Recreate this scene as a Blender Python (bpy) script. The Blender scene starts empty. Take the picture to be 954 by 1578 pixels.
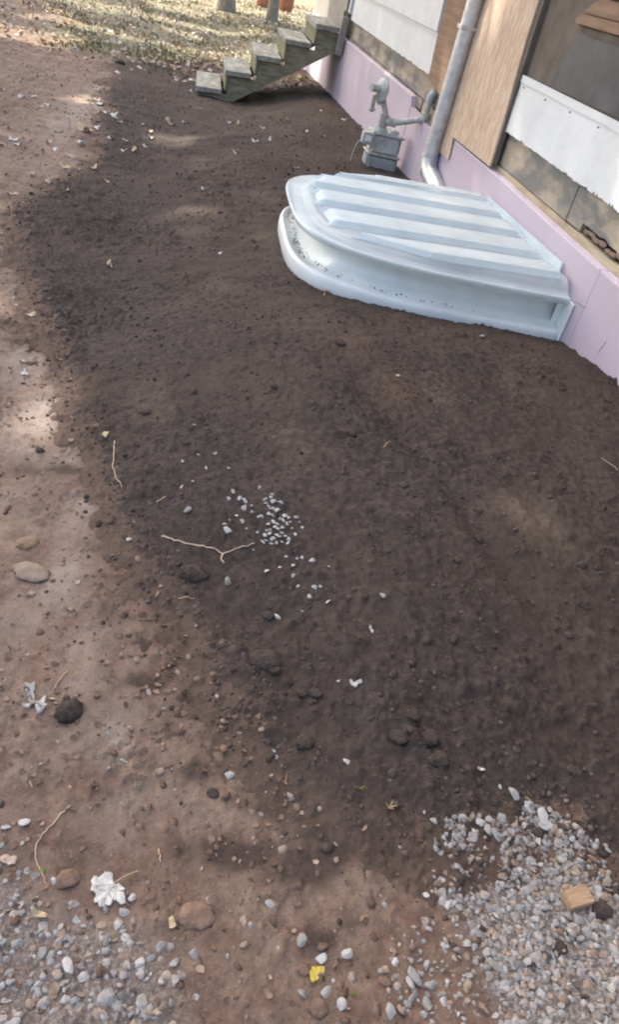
import bpy, bmesh, math, random
import numpy as np
from mathutils import Vector, Matrix
R = math.radians
random.seed(7); rng = np.random.default_rng(7)
scene = bpy.context.scene
col = scene.collection

# ------------------------------------------------------------------ camera
EYE = 1.35; FPX = 1180.0; PW, PH = 954.0, 1578.0
def nrm(v): v = np.array(v, float); return v / np.linalg.norm(v)
d1 = np.array([320 - PW/2, -125 - PH/2, FPX]); nx = -436.0
ny = -(FPX*FPX + d1[0]*nx) / d1[1]
Yc = nrm(d1); Zc = -nrm([nx, ny, FPX]); Xc = np.cross(Yc, Zc)
Wm = np.array([Xc, Yc, Zc])                       # camera (right, down, forward) -> world
CAM = np.array([0, 0, EYE])
def ray(px, py): return Wm @ nrm([px - PW/2, py - PH/2, FPX])
cam = bpy.data.cameras.new('camera'); cam_ob = bpy.data.objects.new('camera', cam); col.objects.link(cam_ob)
r_, d_, f_ = Wm[:, 0], Wm[:, 1], Wm[:, 2]
M = Matrix(((r_[0], -d_[0], -f_[0], 0), (r_[1], -d_[1], -f_[1], 0), (r_[2], -d_[2], -f_[2], EYE), (0, 0, 0, 1)))
cam_ob.matrix_world = M
cam.sensor_fit = 'VERTICAL'; cam.sensor_height = 36; cam.lens = FPX/PH*36; cam.clip_start = .02; cam.clip_end = 1000
scene.camera = cam_ob

# ------------------------------------------------------------------ light
SUN_EL, SUN_AZ = 48.0, 130.0          # azimuth measured from +X towards +Y: sun high beyond the left of the yard
sd = Vector((math.cos(R(SUN_EL))*math.cos(R(SUN_AZ)), math.cos(R(SUN_EL))*math.sin(R(SUN_AZ)), math.sin(R(SUN_EL))))
world = bpy.data.worlds.new('World'); scene.world = world; world.use_nodes = True
wn = world.node_tree; bg = wn.nodes['Background']
sky = wn.nodes.new('ShaderNodeTexSky'); sky.sky_type = 'NISHITA'; sky.sun_disc = False
sky.sun_elevation = R(SUN_EL); sky.sun_rotation = R(90 - SUN_AZ); sky.dust_density = 6; sky.air_density = 1.0; sky.ozone_density = .4
wn.links.new(sky.outputs[0], bg.inputs[0]); bg.inputs[1].default_value = .15
sun = bpy.data.lights.new('sun', 'SUN'); sun.energy = 3.0; sun.angle = R(.6); sun.color = (1, .93, .82)
so = bpy.data.objects.new('sun', sun); so.rotation_euler = sd.to_track_quat('Z', 'Y').to_euler(); col.objects.link(so)
scene.view_settings.view_transform = 'Standard'; scene.view_settings.look = 'None'
scene.view_settings.exposure = 1.9
scene.cycles.filter_width = 2.0; scene.view_settings.gamma = 1

# ------------------------------------------------------------------ noise (numpy)
def _hash(ix, iy, seed):
    h = (ix.astype(np.int64)*374761393 + iy.astype(np.int64)*668265263 + seed*1442695041) & 0xffffffff
    h = ((h ^ (h >> 13))*1274126177) & 0xffffffff
    return ((h ^ (h >> 16)) & 0xffffff)/float(0xffffff)
def gnoise(x, y, seed=0):
    ix, iy = np.floor(x), np.floor(y); fx, fy = x-ix, y-iy
    ux, uy = fx*fx*fx*(fx*(fx*6-15)+10), fy*fy*fy*(fy*(fy*6-15)+10)
    def g(a, b):
        t = _hash(ix+a, iy+b, seed)*2*np.pi
        return np.cos(t)*(fx-a)+np.sin(t)*(fy-b)
    return ((g(0,0)*(1-ux)+g(1,0)*ux)*(1-uy)+(g(0,1)*(1-ux)+g(1,1)*ux)*uy)*1.5
def fbm(x, y, oct=4, seed=0, gain=.5):
    a, s, t = 1., 0., 0.
    for o in range(oct):
        s = s + a*gnoise(x*2**o+o*17.3, y*2**o-o*9.1, seed+o); t += a; a *= gain
    return s/t
def cells(x, y, seed=0, keep=1.):
    """bumps: rounded lumps of random size on a jittered lattice"""
    ix, iy = np.floor(x), np.floor(y); best = np.zeros_like(x)
    for a in (-1, 0, 1):
        for b in (-1, 0, 1):
            cx, cy = ix+a, iy+b
            px = cx+.15+.7*_hash(cx, cy, seed); py = cy+.15+.7*_hash(cx, cy, seed+5)
            r = .15+.45*_hash(cx, cy, seed+9)**2
            on = _hash(cx, cy, seed+13) < keep
            d = 1-((x-px)**2+((y-py)*1.15)**2)/(r*r)
            best = np.maximum(best, np.where(on, np.sqrt(np.maximum(d, 0))*r, 0))
    return best
def smooth(a, b, x): t = np.clip((x-a)/(b-a), 0, 1); return t*t*(3-2*t)
def poly_sd(px, py, poly):
    """signed distance, positive inside"""
    P = np.array(poly); n = len(P); d = np.full(px.shape, 1e9); ins = np.zeros(px.shape, bool)
    for i in range(n):
        ax, ay = P[i]; bx, by = P[(i+1) % n]
        ex, ey = bx-ax, by-ay; wx, wy = px-ax, py-ay
        t = np.clip((wx*ex+wy*ey)/(ex*ex+ey*ey+1e-12), 0, 1)
        d = np.minimum(d, np.hypot(wx-ex*t, wy-ey*t))
        c = ((ay > py) != (by > py)) & (px < (bx-ax)*(py-ay)/((by-ay) if by != ay else 1e-12)+ax)
        ins ^= c
    return np.where(ins, d, -d)

# ------------------------------------------------------------------ terrain
WALL = 1.99                                        # outer face of the foam boards
WY, WZ = [-60, -1, .8, 1.8, 2.9, 3.36, 3.7, 5.5, 7.3, 9.7, 12.5, 15.8, 20, 40, 200], [-.12, -.12, -.10, .05, .125, .06, .0, -.02, -.09, -.17, -.27, -.41, -.5, -.7, -.8]
DY, DZ = [-60, 0, 4, 8, 12, 16, 30, 200], [-.12, -.12, -.17, -.36, -.60, -.66, -.72, -.8]
WCX, WCY, WLX, WLY, WN = WALL, 4.33, 1.38, .80, 3.6   # window well plan (superellipse half)
def base_h(x, y):
    x = np.asarray(x, float); y = np.asarray(y, float)
    w = np.interp(y, WY, WZ); d = np.interp(y, DY, DZ)
    t = smooth(np.interp(y, [0, 6, 11.5], [-.7, -.7, .55]), np.interp(y, [0, 5, 12], [1.0, .75, 2.0]), x)
    z = d+(w-d)*t
    z = z-.035*np.exp(-((x+.35-.02*y)/.28)**2)*smooth(1.5, 3, y)*smooth(14, 11, y)   # wheel rut along the drive
    return z
def at(px, py, dz=0):
    r = ray(px, py); t = .3; last = t
    for i in range(4000):
        p = CAM+r*t
        if p[2] <= base_h(p[0], p[1])+dz: break
        last = t; t += .01+.004*t
    a, b = last, t
    for i in range(20):
        m = (a+b)/2; p = CAM+r*m
        if p[2] <= base_h(p[0], p[1])+dz: b = m
        else: a = m
    return CAM+r*b
def dist(p): return float(np.dot(np.array(p)-CAM, Wm[:, 2]))
def px2m(px, p): return px*dist(p)/FPX
soil_px = [(185,92),(170,150),(165,210),(140,260),(60,300),(42,360),(45,420),(75,480),(105,540),(130,600),(150,660),(168,740),(195,800),(235,870),(290,960),(330,1040),(370,1100),(430,1150),(500,1205),(590,1245),(690,1262),(800,1250),(860,1240),(905,1290),(953,1340)]
soil_poly = [tuple(at(*p)[:2]) for p in soil_px]+[(1.35,.72),(4,.7),(4,15.0),(2.1,15.4)]+[tuple(at(465,104)[:2]), tuple(at(330,97)[:2])]
def well_r(x, y):
    return (np.abs((WCX-x)/WLX)**WN+np.abs((y-WCY)/WLY)**WN)**(1/WN)
def soil_mask(x, y):
    s = poly_sd(x, y, soil_poly)
    return s+.10*fbm(x*2.2, y*1.6, 4, 31)*(1+.10*y)+.035*fbm(x*16, y*16, 4, 77, .7)*(1+.15*y)
def soil_h(x, y):
    s = soil_mask(x, y)
    near = smooth(0, .5, s)
    z = base_h(x, y)+np.clip(s*.16, -.06, 0)
    z = z+.016*fbm(x*2.0, y*1.3, 3, 3)+.012*fbm(x*9, y*9, 4, 5)+.006*fbm(x*34, y*34, 3, 12, .65)+.010*fbm(x*5, y*14, 3, 14)*smooth(2,5,y)
    mo = .35+.9*smooth(-.15, .25, fbm(x*1.7, y*1.2, 3, 19))
    z = z+.030*cells(x*8, y*8, 21, .25)*.6*mo+.024*cells(x*17+.3*gnoise(x*40,y*40,2), y*17, 23, .45)*.8*mo+.014*cells(x*42, y*42, 29, .6)*mo+.007*cells(x*85, y*85, 33, .6)
    z = z+.013*fbm((x+.42*y)*11, (y-.42*x)*.9, 3, 35)*smooth(.9,1.4,y)*smooth(4,2.6,y)*smooth(.2,.6,x)   # rake drag lines
    # raked furrows on the bank near the wall
    z = z-.017*np.exp(-((x-.95-(y-2.0)*-.35+.05*fbm(x*2,y*2,2,8))/.05)**2)*smooth(1.2,1.5,y)*smooth(2.9,2.4,y)
    z = z-.014*np.exp(-((x-1.2-(y-2.0)*-.35+.05*fbm(x*2,y*2,2,8))/.05)**2)*smooth(1.2,1.5,y)*smooth(2.9,2.4,y)
    return z
def drive_h(x, y):
    s = soil_mask(x, y)
    z = base_h(x, y)-.018
    z = z+.012*fbm(x*8-.3*y, y*.9, 3, 39)*smooth(.2,.9,y)
    flake = smooth(.02, .3, fbm(x*7, y*4.5, 3, 41))
    z = z+.012*fbm(x*3, y*2, 3, 43)+.007*fbm(x*12, y*10, 4, 45)*(.4+flake)+.003*fbm(x*40, y*36, 3, 46)
    z = z+.016*cells(x*20, y*18, 51, .45)*(.3+flake)+.010*cells(x*45, y*42, 53, .6)*(.3+flake)+.006*cells(x*90, y*84, 55, .6)*(.35+flake)
    return z
def surf(x, y):
    x = np.asarray(x, float); y = np.asarray(y, float)
    return np.maximum(soil_h(x, y), drive_h(x, y))
def on(px, py):
    p = at(px, py); p[2] = float(surf(p[0:1], p[1:2])[0]); return p

# ------------------------------------------------------------------ helpers
def tag(o, label=None, cat=None, group=None, kind=None):
    if label: o['label'] = label
    if cat: o['category'] = cat
    if group: o['group'] = group
    if kind: o['kind'] = kind
    return o
def link(name, me, mat=None, parent=None):
    o = bpy.data.objects.new(name, me); col.objects.link(o)
    if mat and me and not me.materials: me.materials.append(mat)
    if parent: o.parent = parent
    return o
def empty(name, loc=(0,0,0), rz=0):
    o = bpy.data.objects.new(name, None); o.location = loc; o.rotation_euler = (0,0,rz); o.empty_display_size = .1; col.objects.link(o); return o
def np_mesh(name, V, F, attrs=None, smooth_=True):
    me = bpy.data.meshes.new(name); V = np.asarray(V, np.float32); F = np.asarray(F, np.int32)
    me.vertices.add(len(V)); me.vertices.foreach_set('co', V.ravel())
    k = F.shape[1]; me.loops.add(F.size); me.loops.foreach_set('vertex_index', F.ravel())
    me.polygons.add(len(F)); me.polygons.foreach_set('loop_start', np.arange(0, F.size, k, dtype=np.int32))
    me.polygons.foreach_set('use_smooth', np.full(len(F), smooth_, bool))
    for n, a in (attrs or {}).items():
        at_ = me.attributes.new(n, 'FLOAT', 'POINT'); at_.data.foreach_set('value', np.asarray(a, np.float32).ravel())
    me.update(calc_edges=True); me.validate(); return me
class MB:
    """collects shapes into one bmesh"""
    def __init__(s): s.bm = bmesh.new()
    def box(s, x0, x1, y0, y1, z0, z1, bevel=0, seg=1):
        r = bmesh.ops.create_cube(s.bm, size=1); vs = r['verts']
        for v in vs: v.co = Vector(((x0+x1)/2+v.co.x*(x1-x0), (y0+y1)/2+v.co.y*(y1-y0), (z0+z1)/2+v.co.z*(z1-z0)))
        if bevel:
            es = list({e for v in vs for e in v.link_edges}); bmesh.ops.bevel(s.bm, geom=es, offset=bevel, segments=seg, affect='EDGES')
        return s
    def prism(s, pts, x0, x1, axis='x'):
        """polygon pts (a,b) extruded along axis: x -> (x,a,b); y -> (a,y,b); z -> (a,b,z)"""
        def mk(t, a, b): return {'x': (t,a,b), 'y': (a,t,b), 'z': (a,b,t)}[axis]
        A = [s.bm.verts.new(mk(x0, *p)) for p in pts]; B = [s.bm.verts.new(mk(x1, *p)) for p in pts]
        s.bm.faces.new(A); s.bm.faces.new(B[::-1]); n = len(pts)
        for i in range(n): s.bm.faces.new((A[i], B[i], B[(i+1) % n], A[(i+1) % n]))
        return s
    def tube(s, pts, r, seg=12, cap=True):
        P = [Vector(p) for p in pts]; rs = r if hasattr(r, '__len__') else [r]*len(P); rings = []
        up = None
        for i, p in enumerate(P):
            t = (P[min(i+1, len(P)-1)]-P[max(i-1, 0)])
            if t.length < 1e-9: t = Vector((0,0,1))
            t.normalize()
            if up is None: up = t.orthogonal().normalized()
            up = (up-t*up.dot(t));  up = up.normalized() if up.length > 1e-6 else t.orthogonal().normalized()
            w = t.cross(up)
            rings.append([s.bm.verts.new(p+(up*math.cos(a)+w*math.sin(a))*rs[i]) for a in [2*math.pi*k/seg for k in range(seg)]])
        for a, b in zip(rings, rings[1:]):
            for k in range(seg): s.bm.faces.new((a[k], a[(k+1) % seg], b[(k+1) % seg], b[k]))
        if cap: s.bm.faces.new(rings[0][::-1]); s.bm.faces.new(rings[-1])
        return s
    def build(s, name, mat, parent=None, smooth_=False, angle=35):
        bmesh.ops.recalc_face_normals(s.bm, faces=s.bm.faces)
        me = bpy.data.meshes.new(name)
        if smooth_:
            for f in s.bm.faces: f.smooth = True
            for e in s.bm.edges:
                if len(e.link_faces) == 2 and e.calc_face_angle(0) > R(angle): e.smooth = False
        s.bm.to_mesh(me); s.bm.free(); return link(name, me, mat, parent)

# ------------------------------------------------------------------ materials
class NT:
    def __init__(s, name, rough=.9, spec=.3):
        s.m = bpy.data.materials.new(name); s.m.use_nodes = True; s.t = s.m.node_tree; s.b = s.t.nodes['Principled BSDF']
        s.b.inputs['Roughness'].default_value = rough; s.b.inputs['Specular IOR Level'].default_value = spec
        s.tc = s.t.nodes.new('ShaderNodeTexCoord')
    def n(s, typ, **kw):
        o = s.t.nodes.new(typ)
        for k, v in kw.items(): setattr(o, k, v)
        return o
    def l(s, a, b): s.t.links.new(a, b)
    def noise(s, scale, detail=6, rough=.6, stretch=None, dist=0):
        o = s.n('ShaderNodeTexNoise'); o.inputs['Scale'].default_value = scale; o.inputs['Detail'].default_value = detail
        o.inputs['Roughness'].default_value = rough; o.inputs['Distortion'].default_value = dist
        src = s.tc.outputs['Object']
        if stretch:
            mp = s.n('ShaderNodeMapping'); mp.inputs['Scale'].default_value = stretch; s.l(src, mp.inputs[0]); src = mp.outputs[0]
        s.l(src, o.inputs['Vector']); return o.outputs['Fac']
    def ramp(s, fac, stops, interp='LINEAR'):
        o = s.n('ShaderNodeValToRGB'); o.color_ramp.interpolation = interp; e = o.color_ramp.elements
        while len(e) < len(stops): e.new(.5)
        for i, (p, c) in enumerate(stops):
            e[i].position = p; e[i].color = (*(c if hasattr(c, '__len__') else (c,c,c)), 1)
        s.l(fac, o.inputs[0]); return o.outputs[0]
    def mix(s, f, a, b, mode='MIX'):
        o = s.n('ShaderNodeMix', data_type='RGBA', blend_type=mode)
        for v, i in ((f, 0), (a, 6), (b, 7)):
            if isinstance(v, (int, float)): o.inputs[i].default_value = v
            elif isinstance(v, tuple): o.inputs[i].default_value = (*v, 1)
            else: s.l(v, o.inputs[i])
        return o.outputs[2]
    def attr(s, name):
        o = s.n('ShaderNodeAttribute'); o.attribute_name = name; return o.outputs['Fac']
    def math(s, op, a, b=0):
        o = s.n('ShaderNodeMath', operation=op)
        for v, i in ((a, 0), (b, 1)):
            if isinstance(v, (int, float)): o.inputs[i].default_value = v
            else: s.l(v, o.inputs[i])
        return o.outputs[0]
    def color(s, c):
        if isinstance(c, tuple): s.b.inputs['Base Color'].default_value = (*c, 1)
        else: s.l(c, s.b.inputs['Base Color'])
    def bump(s, h, strength=.5, distance=.004):
        o = s.n('ShaderNodeBump'); o.inputs['Strength'].default_value = strength; o.inputs['Distance'].default_value = distance
        s.l(h, o.inputs['Height']); s.l(o.outputs[0], s.b.inputs['Normal'])
def simple(name, c1, c2, scale, rough=.8, spec=.3, bump=.3, bd=.002, stretch=None, detail=6, lo=.35, hi=.65, metal=0):
    m = NT(name, rough, spec); f = m.noise(scale, detail, .6, stretch); m.color(m.ramp(f, [(lo, c1), (hi, c2)]))
    if bump: m.bump(m.noise(scale*3, 6, .65, stretch), bump, bd)
    m.b.inputs['Metallic'].default_value = metal
    return m.m

def mat_soil():
    m = NT('dark_soil', .95, .15)
    a = m.ramp(m.noise(2.2, 5, .55), [(.3, (.064,.050,.043)), (.7, (.090,.071,.060))])
    b = m.ramp(m.noise(38, 7, .75), [(.28, (.42,.42,.42)), (.5, (.95,.95,.95)), (.75, (1.75,1.66,1.58))])
    c = m.mix(1.0, a, b, 'MULTIPLY')
    speck = m.ramp(m.noise(170, 2, .5), [(.66, 0.), (.74, 1.)])
    c = m.mix(m.math('MULTIPLY', speck, .45), c, (.17,.135,.11))
    dirt = m.ramp(m.noise(16, 6, .65), [(.3, (.15,.092,.066)), (.7, (.25,.17,.125))])
    tt = m.math('GREATER_THAN', m.math('ADD', m.attr('thin'), m.math('MULTIPLY', m.math('SUBTRACT', m.noise(26, 9, .8), .5), 2.6)), .55)
    c = m.mix(m.math('MULTIPLY', tt, .75), c, dirt)
    c = m.mix(m.attr('sunfleck'), c, (.19,.115,.075))  # warm tint painted in where sun flecks lie on the soil
    c = m.mix(m.math('MULTIPLY', m.attr('dust'), .6), c, (.105,.078,.060))
    m.color(c)
    h = m.math('ADD', m.noise(60, 8, .75), m.math('MULTIPLY', m.noise(220, 4, .7), .5))
    m.bump(h, 1.0, .010)
    return m.m
def mat_drive():
    m = NT('packed_dirt', .93, .2)
    a = m.ramp(m.noise(3.5, 6, .6), [(.3, (.20,.130,.092)), (.55, (.29,.208,.152)), (.75, (.36,.272,.202))])
    red = m.ramp(m.noise(14, 6, .65), [(.42, 0.), (.62, 1.)])
    c = m.mix(m.math('MULTIPLY', red, .65), a, (.18,.098,.068))
    g = m.ramp(m.noise(24, 7, .7), [(.3, (.58,.58,.58)), (.6, (1.02,1.02,1.02)), (.8, (1.3,1.3,1.3))])
    c = m.mix(1.0, c, g, 'MULTIPLY')
    c = m.mix(m.attr('pale'), c, m.ramp(m.noise(20, 5, .6), [(.3, (.31,.24,.19)), (.7, (.43,.35,.29))]))
    speck = m.ramp(m.noise(120, 2, .5), [(.64, 0.), (.72, 1.)])
    c = m.mix(m.math('MULTIPLY', speck, .4), c, (.36,.28,.22))
    d2 = m.ramp(m.noise(90, 3, .6), [(.30, 1.), (.40, 0.)])
    c = m.mix(m.math('MULTIPLY', d2, .5), c, (.07,.045,.035))
    c = m.mix(m.attr('damp'), c, m.ramp(m.noise(30, 5, .6), [(.3, (.052,.036,.03)), (.7, (.095,.066,.052))]))
    c = m.mix(m.math('MULTIPLY', m.attr('grit'), .8), c, m.ramp(m.noise(140, 4, .7), [(.35, (.13,.105,.085)), (.5, (.22,.195,.17)), (.62, (.38,.36,.33))]))
    c = m.mix(m.attr('lawn'), c, m.ramp(m.noise(9, 8, .7), [(.3, (.09,.085,.045)), (.5, (.16,.145,.09)), (.7, (.26,.22,.15))]))
    m.color(c)
    h = m.math('ADD', m.noise(45, 8, .75), m.math('MULTIPLY', m.noise(160, 4, .7), .5))
    m.bump(h, 1.0, .008)
    return m.m
def mat_rnd(name, stops, scale=60, rough=.85, spec=.3, bump=.5, bd=.002, var=.35):
    """colour picked per piece from the point attribute rnd"""
    m = NT(name, rough, spec); c = m.ramp(m.attr('rnd'), stops)
    g = m.ramp(m.noise(scale, 5, .65), [(.3, 1-var), (.7, 1+var*.4)])
    c = m.mix(1.0, c, g, 'MULTIPLY'); m.color(c)
    if bump: m.bump(m.noise(scale*3, 5, .7), bump, bd)
    return m.m
def mat_obj(name, stops, scale=60, rough=.85, spec=.3, bump=.5, bd=.002, trans=False):
    """colour picked per object with Object Info random"""
    m = NT(name, rough, spec); oi = m.n('ShaderNodeObjectInfo'); c = m.ramp(oi.outputs['Random'], stops)
    g = m.ramp(m.noise(scale, 5, .65), [(.3, .72), (.7, 1.1)])
    m.color(m.mix(1.0, c, g, 'MULTIPLY')); m.bump(m.noise(scale*3, 5, .7), bump, bd)
    return m.m

SOIL, DRIVE = mat_soil(), mat_drive()
STONE_STOPS = [(0, (.20,.18,.16)), (.25, (.29,.27,.245)), (.5, (.35,.33,.30)), (.72, (.42,.40,.37)), (.86, (.34,.26,.19)), (1, (.27,.19,.135))]
M_GRAVEL = mat_rnd('limestone_gravel', STONE_STOPS, 90, .8, .3, .4, .0015)
M_PEBBLE = mat_obj('pale_pebble', [(0, (.30,.28,.25)), (.5, (.42,.40,.37)), (1, (.52,.50,.46))], 90, .8, .3, .4, .0015)
M_CRUMB = mat_rnd('soil_crumb', [(0, (.075,.060,.051)), (.6, (.105,.083,.070)), (1, (.150,.120,.100))], 80, .95, .1, .8, .003)
M_DCRUMB = mat_rnd('dirt_crumb', [(0, (.12,.078,.057)), (.4, (.20,.13,.095)), (.75, (.28,.20,.15)), (1, (.36,.29,.23))], 80, .95, .15, .7, .003)
M_CLOD = simple('dark_clod', (.058,.045,.038), (.115,.090,.074), 45, .95, .1, 1.0, .008)
M_CLODR = simple('brown_clod', (.16,.10,.07), (.28,.19,.14), 40, .95, .1, .9, .005)

# ------------------------------------------------------------------ ground sheets
def rows_():
    ys = list(np.linspace(-30, -2, 8))+list(np.linspace(-1.6, .2, 12)); y = .3
    while y < 17: ys.append(y); y += .0034*(y+.80)
    s = .12
    while y < 190: ys.append(y); y += s; s *= 1.07
    return np.array(ys)
YS = rows_()
def grid():
    lo = -(.45+.25*np.clip(YS, 0, 17)); hi = np.minimum(1.3+.6*np.clip(YS, 0, 99), 2.03)
    N = 560; t = np.linspace(0, 1, N)
    out = np.concatenate([[0], np.geomspace(.03, 110, 22)])[1:]
    X = np.stack([np.concatenate([l-out[::-1], l+(h-l)*t, h+out]) for l, h in zip(lo, hi)])
    Y = np.repeat(YS[:, None], X.shape[1], 1); return X, Y
GX, GY = grid()
nr, nc = GX.shape
idx = np.arange(nr*nc).reshape(nr, nc)
QF = np.stack([idx[:-1,:-1], idx[:-1,1:], idx[1:,1:], idx[1:,:-1]], -1).reshape(-1, 4)
mask = soil_mask(GX, GY)
sd_raw = poly_sd(GX, GY, soil_poly)
wr = well_r(GX, GY); inwell = (wr < .88) & (GX < WALL+.02)
def blob(x, y, pts):
    v = np.zeros_like(x)
    for (bx, by, rx, ry, s) in pts:
        p = at(bx, by); q = at(bx+rx, by); w = abs(q[0]-p[0])+1e-3; q2 = at(bx, by-ry); hh = abs(q2[1]-p[1])+1e-3
        v = np.maximum(v, s*np.exp(-(((x-p[0])/w)**2+((y-p[1])/hh)**2)))
    return v
dirtn = .5+.5*fbm(GX*6, GY*5, 4, 61)*2
lawn = smooth(-.3, .6, GY-(13.6+.8*fbm(GX*.8, GY*.5, 3, 71)))*smooth(-3.2, -1.2, GX+.10*(GY-13)+1.4*fbm(GX*.5, GY*.4, 3, 73))
pale = blob(GX, GY, [(100,880,45,60,.7),(135,1000,40,60,.6),(170,1120,50,50,.5),(190,1230,50,40,.35),(125,790,40,40,.6),(110,420,30,30,.0),(15,420,25,40,.3),(40,460,30,20,.4),(80,640,75,45,1.1),(30,560,40,40,.8),(120,690,60,30,.8),(130,165,45,40,.8),(95,190,40,30,.7),(20,760,40,40,.35),(130,800,50,50,.3),(20,980,35,60,.45),(150,960,30,50,.3),(125,270,40,20,.45),(50,250,60,20,.3)])
pale = np.clip(pale*(.35+.9*dirtn), 0, 1)
damp = smooth(-.16, .02, mask+.06*fbm(GX*9, GY*9, 3, 65))
damp = np.maximum(damp, np.clip(blob(GX, GY, [(310,1300,45,18,1),(380,1310,70,20,1.3),(470,1325,55,30,1.4),(520,1300,35,28,1.2),(300,1180,25,18,.8),(430,1240,40,20,.9),(500,1440,30,20,.8),(540,1420,20,14,.6),(90,718,60,10,.9),(225,1045,35,12,.9),(320,1070,40,20,.7),(60,420,30,12,.7),(870,1440,30,16,.9),(630,1330,40,20,.5)])*(.3+1.2*(.5+fbm(GX*14, GY*12, 4, 67)))*1.2, 0, .9))
damp = damp*(1-smooth(13, 13.6, GY))
GR_ = [tuple(at(*p)[:2]) for p in [(688,1300),(700,1272),(790,1278),(822,1240),(900,1290),(953,1365)]]+[(1.35,.70),(1.5,.25),(.9,.1)]+[tuple(at(*p)[:2]) for p in [(800,1577),(760,1490),(700,1390)]]
GL_ = [tuple(at(*p)[:2]) for p in [(0,1320),(45,1385),(120,1420),(200,1432),(270,1500),(285,1577)]]+[(.15,.2),(-.9,.1),(-.9,.9)]
gn = 0+.04*fbm(GX*10, GY*10, 4, 131); grit = np.maximum(smooth(-.05, .04, poly_sd(GX, GY, GR_)+gn), .75*smooth(-.06, .05, poly_sd(GX, GY, GL_)+gn)); grit = np.where(inwell, 1., grit)
gz_ = drive_h(GX, GY); gz_ = np.where(inwell, -.42+.02*fbm(GX*20, GY*20, 3, 5), gz_)
far_relief = .05*fbm(GX*.5, GY*.5, 3, 81)*smooth(17, 25, GY)
V = np.stack([GX, GY, gz_+far_relief], -1).reshape(-1, 3)
vis = ((mask < .30) | (GX > 2.05) | (GY > 15) | (wr < .99)).reshape(-1)[QF].any(1); QF1 = QF[vis]; us = np.unique(QF1); rm = np.full(nr*nc, -1); rm[us] = np.arange(len(us))
ground = link('ground', np_mesh('ground', V[us], rm[QF1], dict(pale=pale.reshape(-1)[us], damp=damp.reshape(-1)[us], lawn=lawn.reshape(-1)[us], grit=grit.reshape(-1)[us])), DRIVE)
tag(ground, 'rutted reddish brown dirt driveway running on to leaf strewn grass', kind='structure')
sz = soil_h(GX, GY)
sz = np.where((wr < .965) & (GX < WALL+.02) & (wr >= .88), sz-.03, sz)
sunfleck = blob(GX, GY, [(610,600,30,30,.45),(540,520,45,14,.35),(870,680,50,20,.12),(125,592,26,18,.7)])*(.5+dirtn*.6)  # sun flecks put into the soil colour as orange spots
dust = smooth(-.2, .5, fbm(GX*1.3, GY*1.1, 4, 91))
keep = (mask > -.30) & (GY > .2) & (GY < 15.5) & (GX < 2.1) & ~inwell
kf = keep.reshape(-1)[QF].all(1); F2 = QF[kf]; used = np.unique(F2); remap = np.full(nr*nc, -1); remap[used] = np.arange(len(used))
V2 = np.stack([GX, GY, sz], -1).reshape(-1, 3)[used]
soil = link('soil_bed', np_mesh('soil_bed', V2, remap[F2], dict(thin=smooth(.16, -.16, mask).reshape(-1)[used], sunfleck=sunfleck.reshape(-1)[used], dust=dust.reshape(-1)[used])), SOIL)
tag(soil, 'bank of dark crumbly topsoil graded against the pink foam foundation', kind='structure')

# ------------------------------------------------------------------ rocks and scatter
def ico(sub):
    bm = bmesh.new(); bmesh.ops.create_icosphere(bm, subdivisions=sub, radius=1)
    v = np.array([q.co[:] for q in bm.verts]); f = np.array([[q.index for q in p.verts] for p in bm.faces]); bm.free(); return v, f
I1, I2, I3 = ico(1), ico(2), ico(3)
def crushed(rs, sub=I2, planes=8):
    v, f = sub; n = rs.normal(size=(planes, 3)); n /= np.linalg.norm(n, axis=1)[:, None]; d = rs.uniform(.38, .85, planes)
    k = v @ n.T; s = np.where(k > .05, d/np.maximum(k, .05), 9).min(1); s = np.minimum(s, 1.1)
    return v*s[:, None]*np.array([rs.uniform(.85, 1.25), rs.uniform(.7, 1.0), rs.uniform(.36, .6)]), f
def clod_shape(rs, sub=I2, amp=.22):
    v, f = sub; s = np.ones(len(v))
    for k in range(5):
        d = rs.normal(size=3); d /= np.linalg.norm(d); s += amp*rs.uniform(-.6, 1)*np.maximum(v @ d, 0)**3
    s += rs.normal(0, .05, len(v))
    return v*s[:, None]*np.array([1.1, .95, .72]), f
rs0 = np.random.RandomState(3)
CR = [crushed(rs0) for _ in range(10)]; CR1 = [crushed(rs0, I1, 6) for _ in range(6)]; CL = [clod_shape(rs0) for _ in range(8)]; CL1 = [clod_shape(rs0, I1) for _ in range(8)]
def rotm(a, b, c):
    ca, sa, cb, sb, cc, sc = math.cos(a), math.sin(a), math.cos(b), math.sin(b), math.cos(c), math.sin(c)
    return np.array([[ca,-sa,0],[sa,ca,0],[0,0,1]]) @ np.array([[1,0,0],[0,cb,-sb],[0,sb,cb]]) @ np.array([[cc,0,sc],[0,1,0],[-sc,0,cc]])
def scatter(name, shapes, P, S, mat, label, smooth_=False, tilt=.6, rnd=None, flat=None):
    Vs, Fs, A = [], [], []; off = 0
    for i in range(len(P)):
        v, f = shapes[i % len(shapes)]; m = rotm(random.uniform(0, 6.28), random.gauss(0, tilt), random.gauss(0, tilt))
        w = (v*(flat or (1,1,1))) @ m.T*S[i]+P[i]; Vs.append(w); Fs.append(f+off); off += len(v); A.append(np.full(len(v), random.random() if rnd is None else rnd[i]))
    o = link(name, np_mesh(name, np.concatenate(Vs), np.concatenate(Fs), dict(rnd=np.concatenate(A)), smooth_), mat)
    return tag(o, label, kind='stuff')
def surf_pts(x, y): return np.stack([x, y, surf(x, y)], -1)
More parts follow.
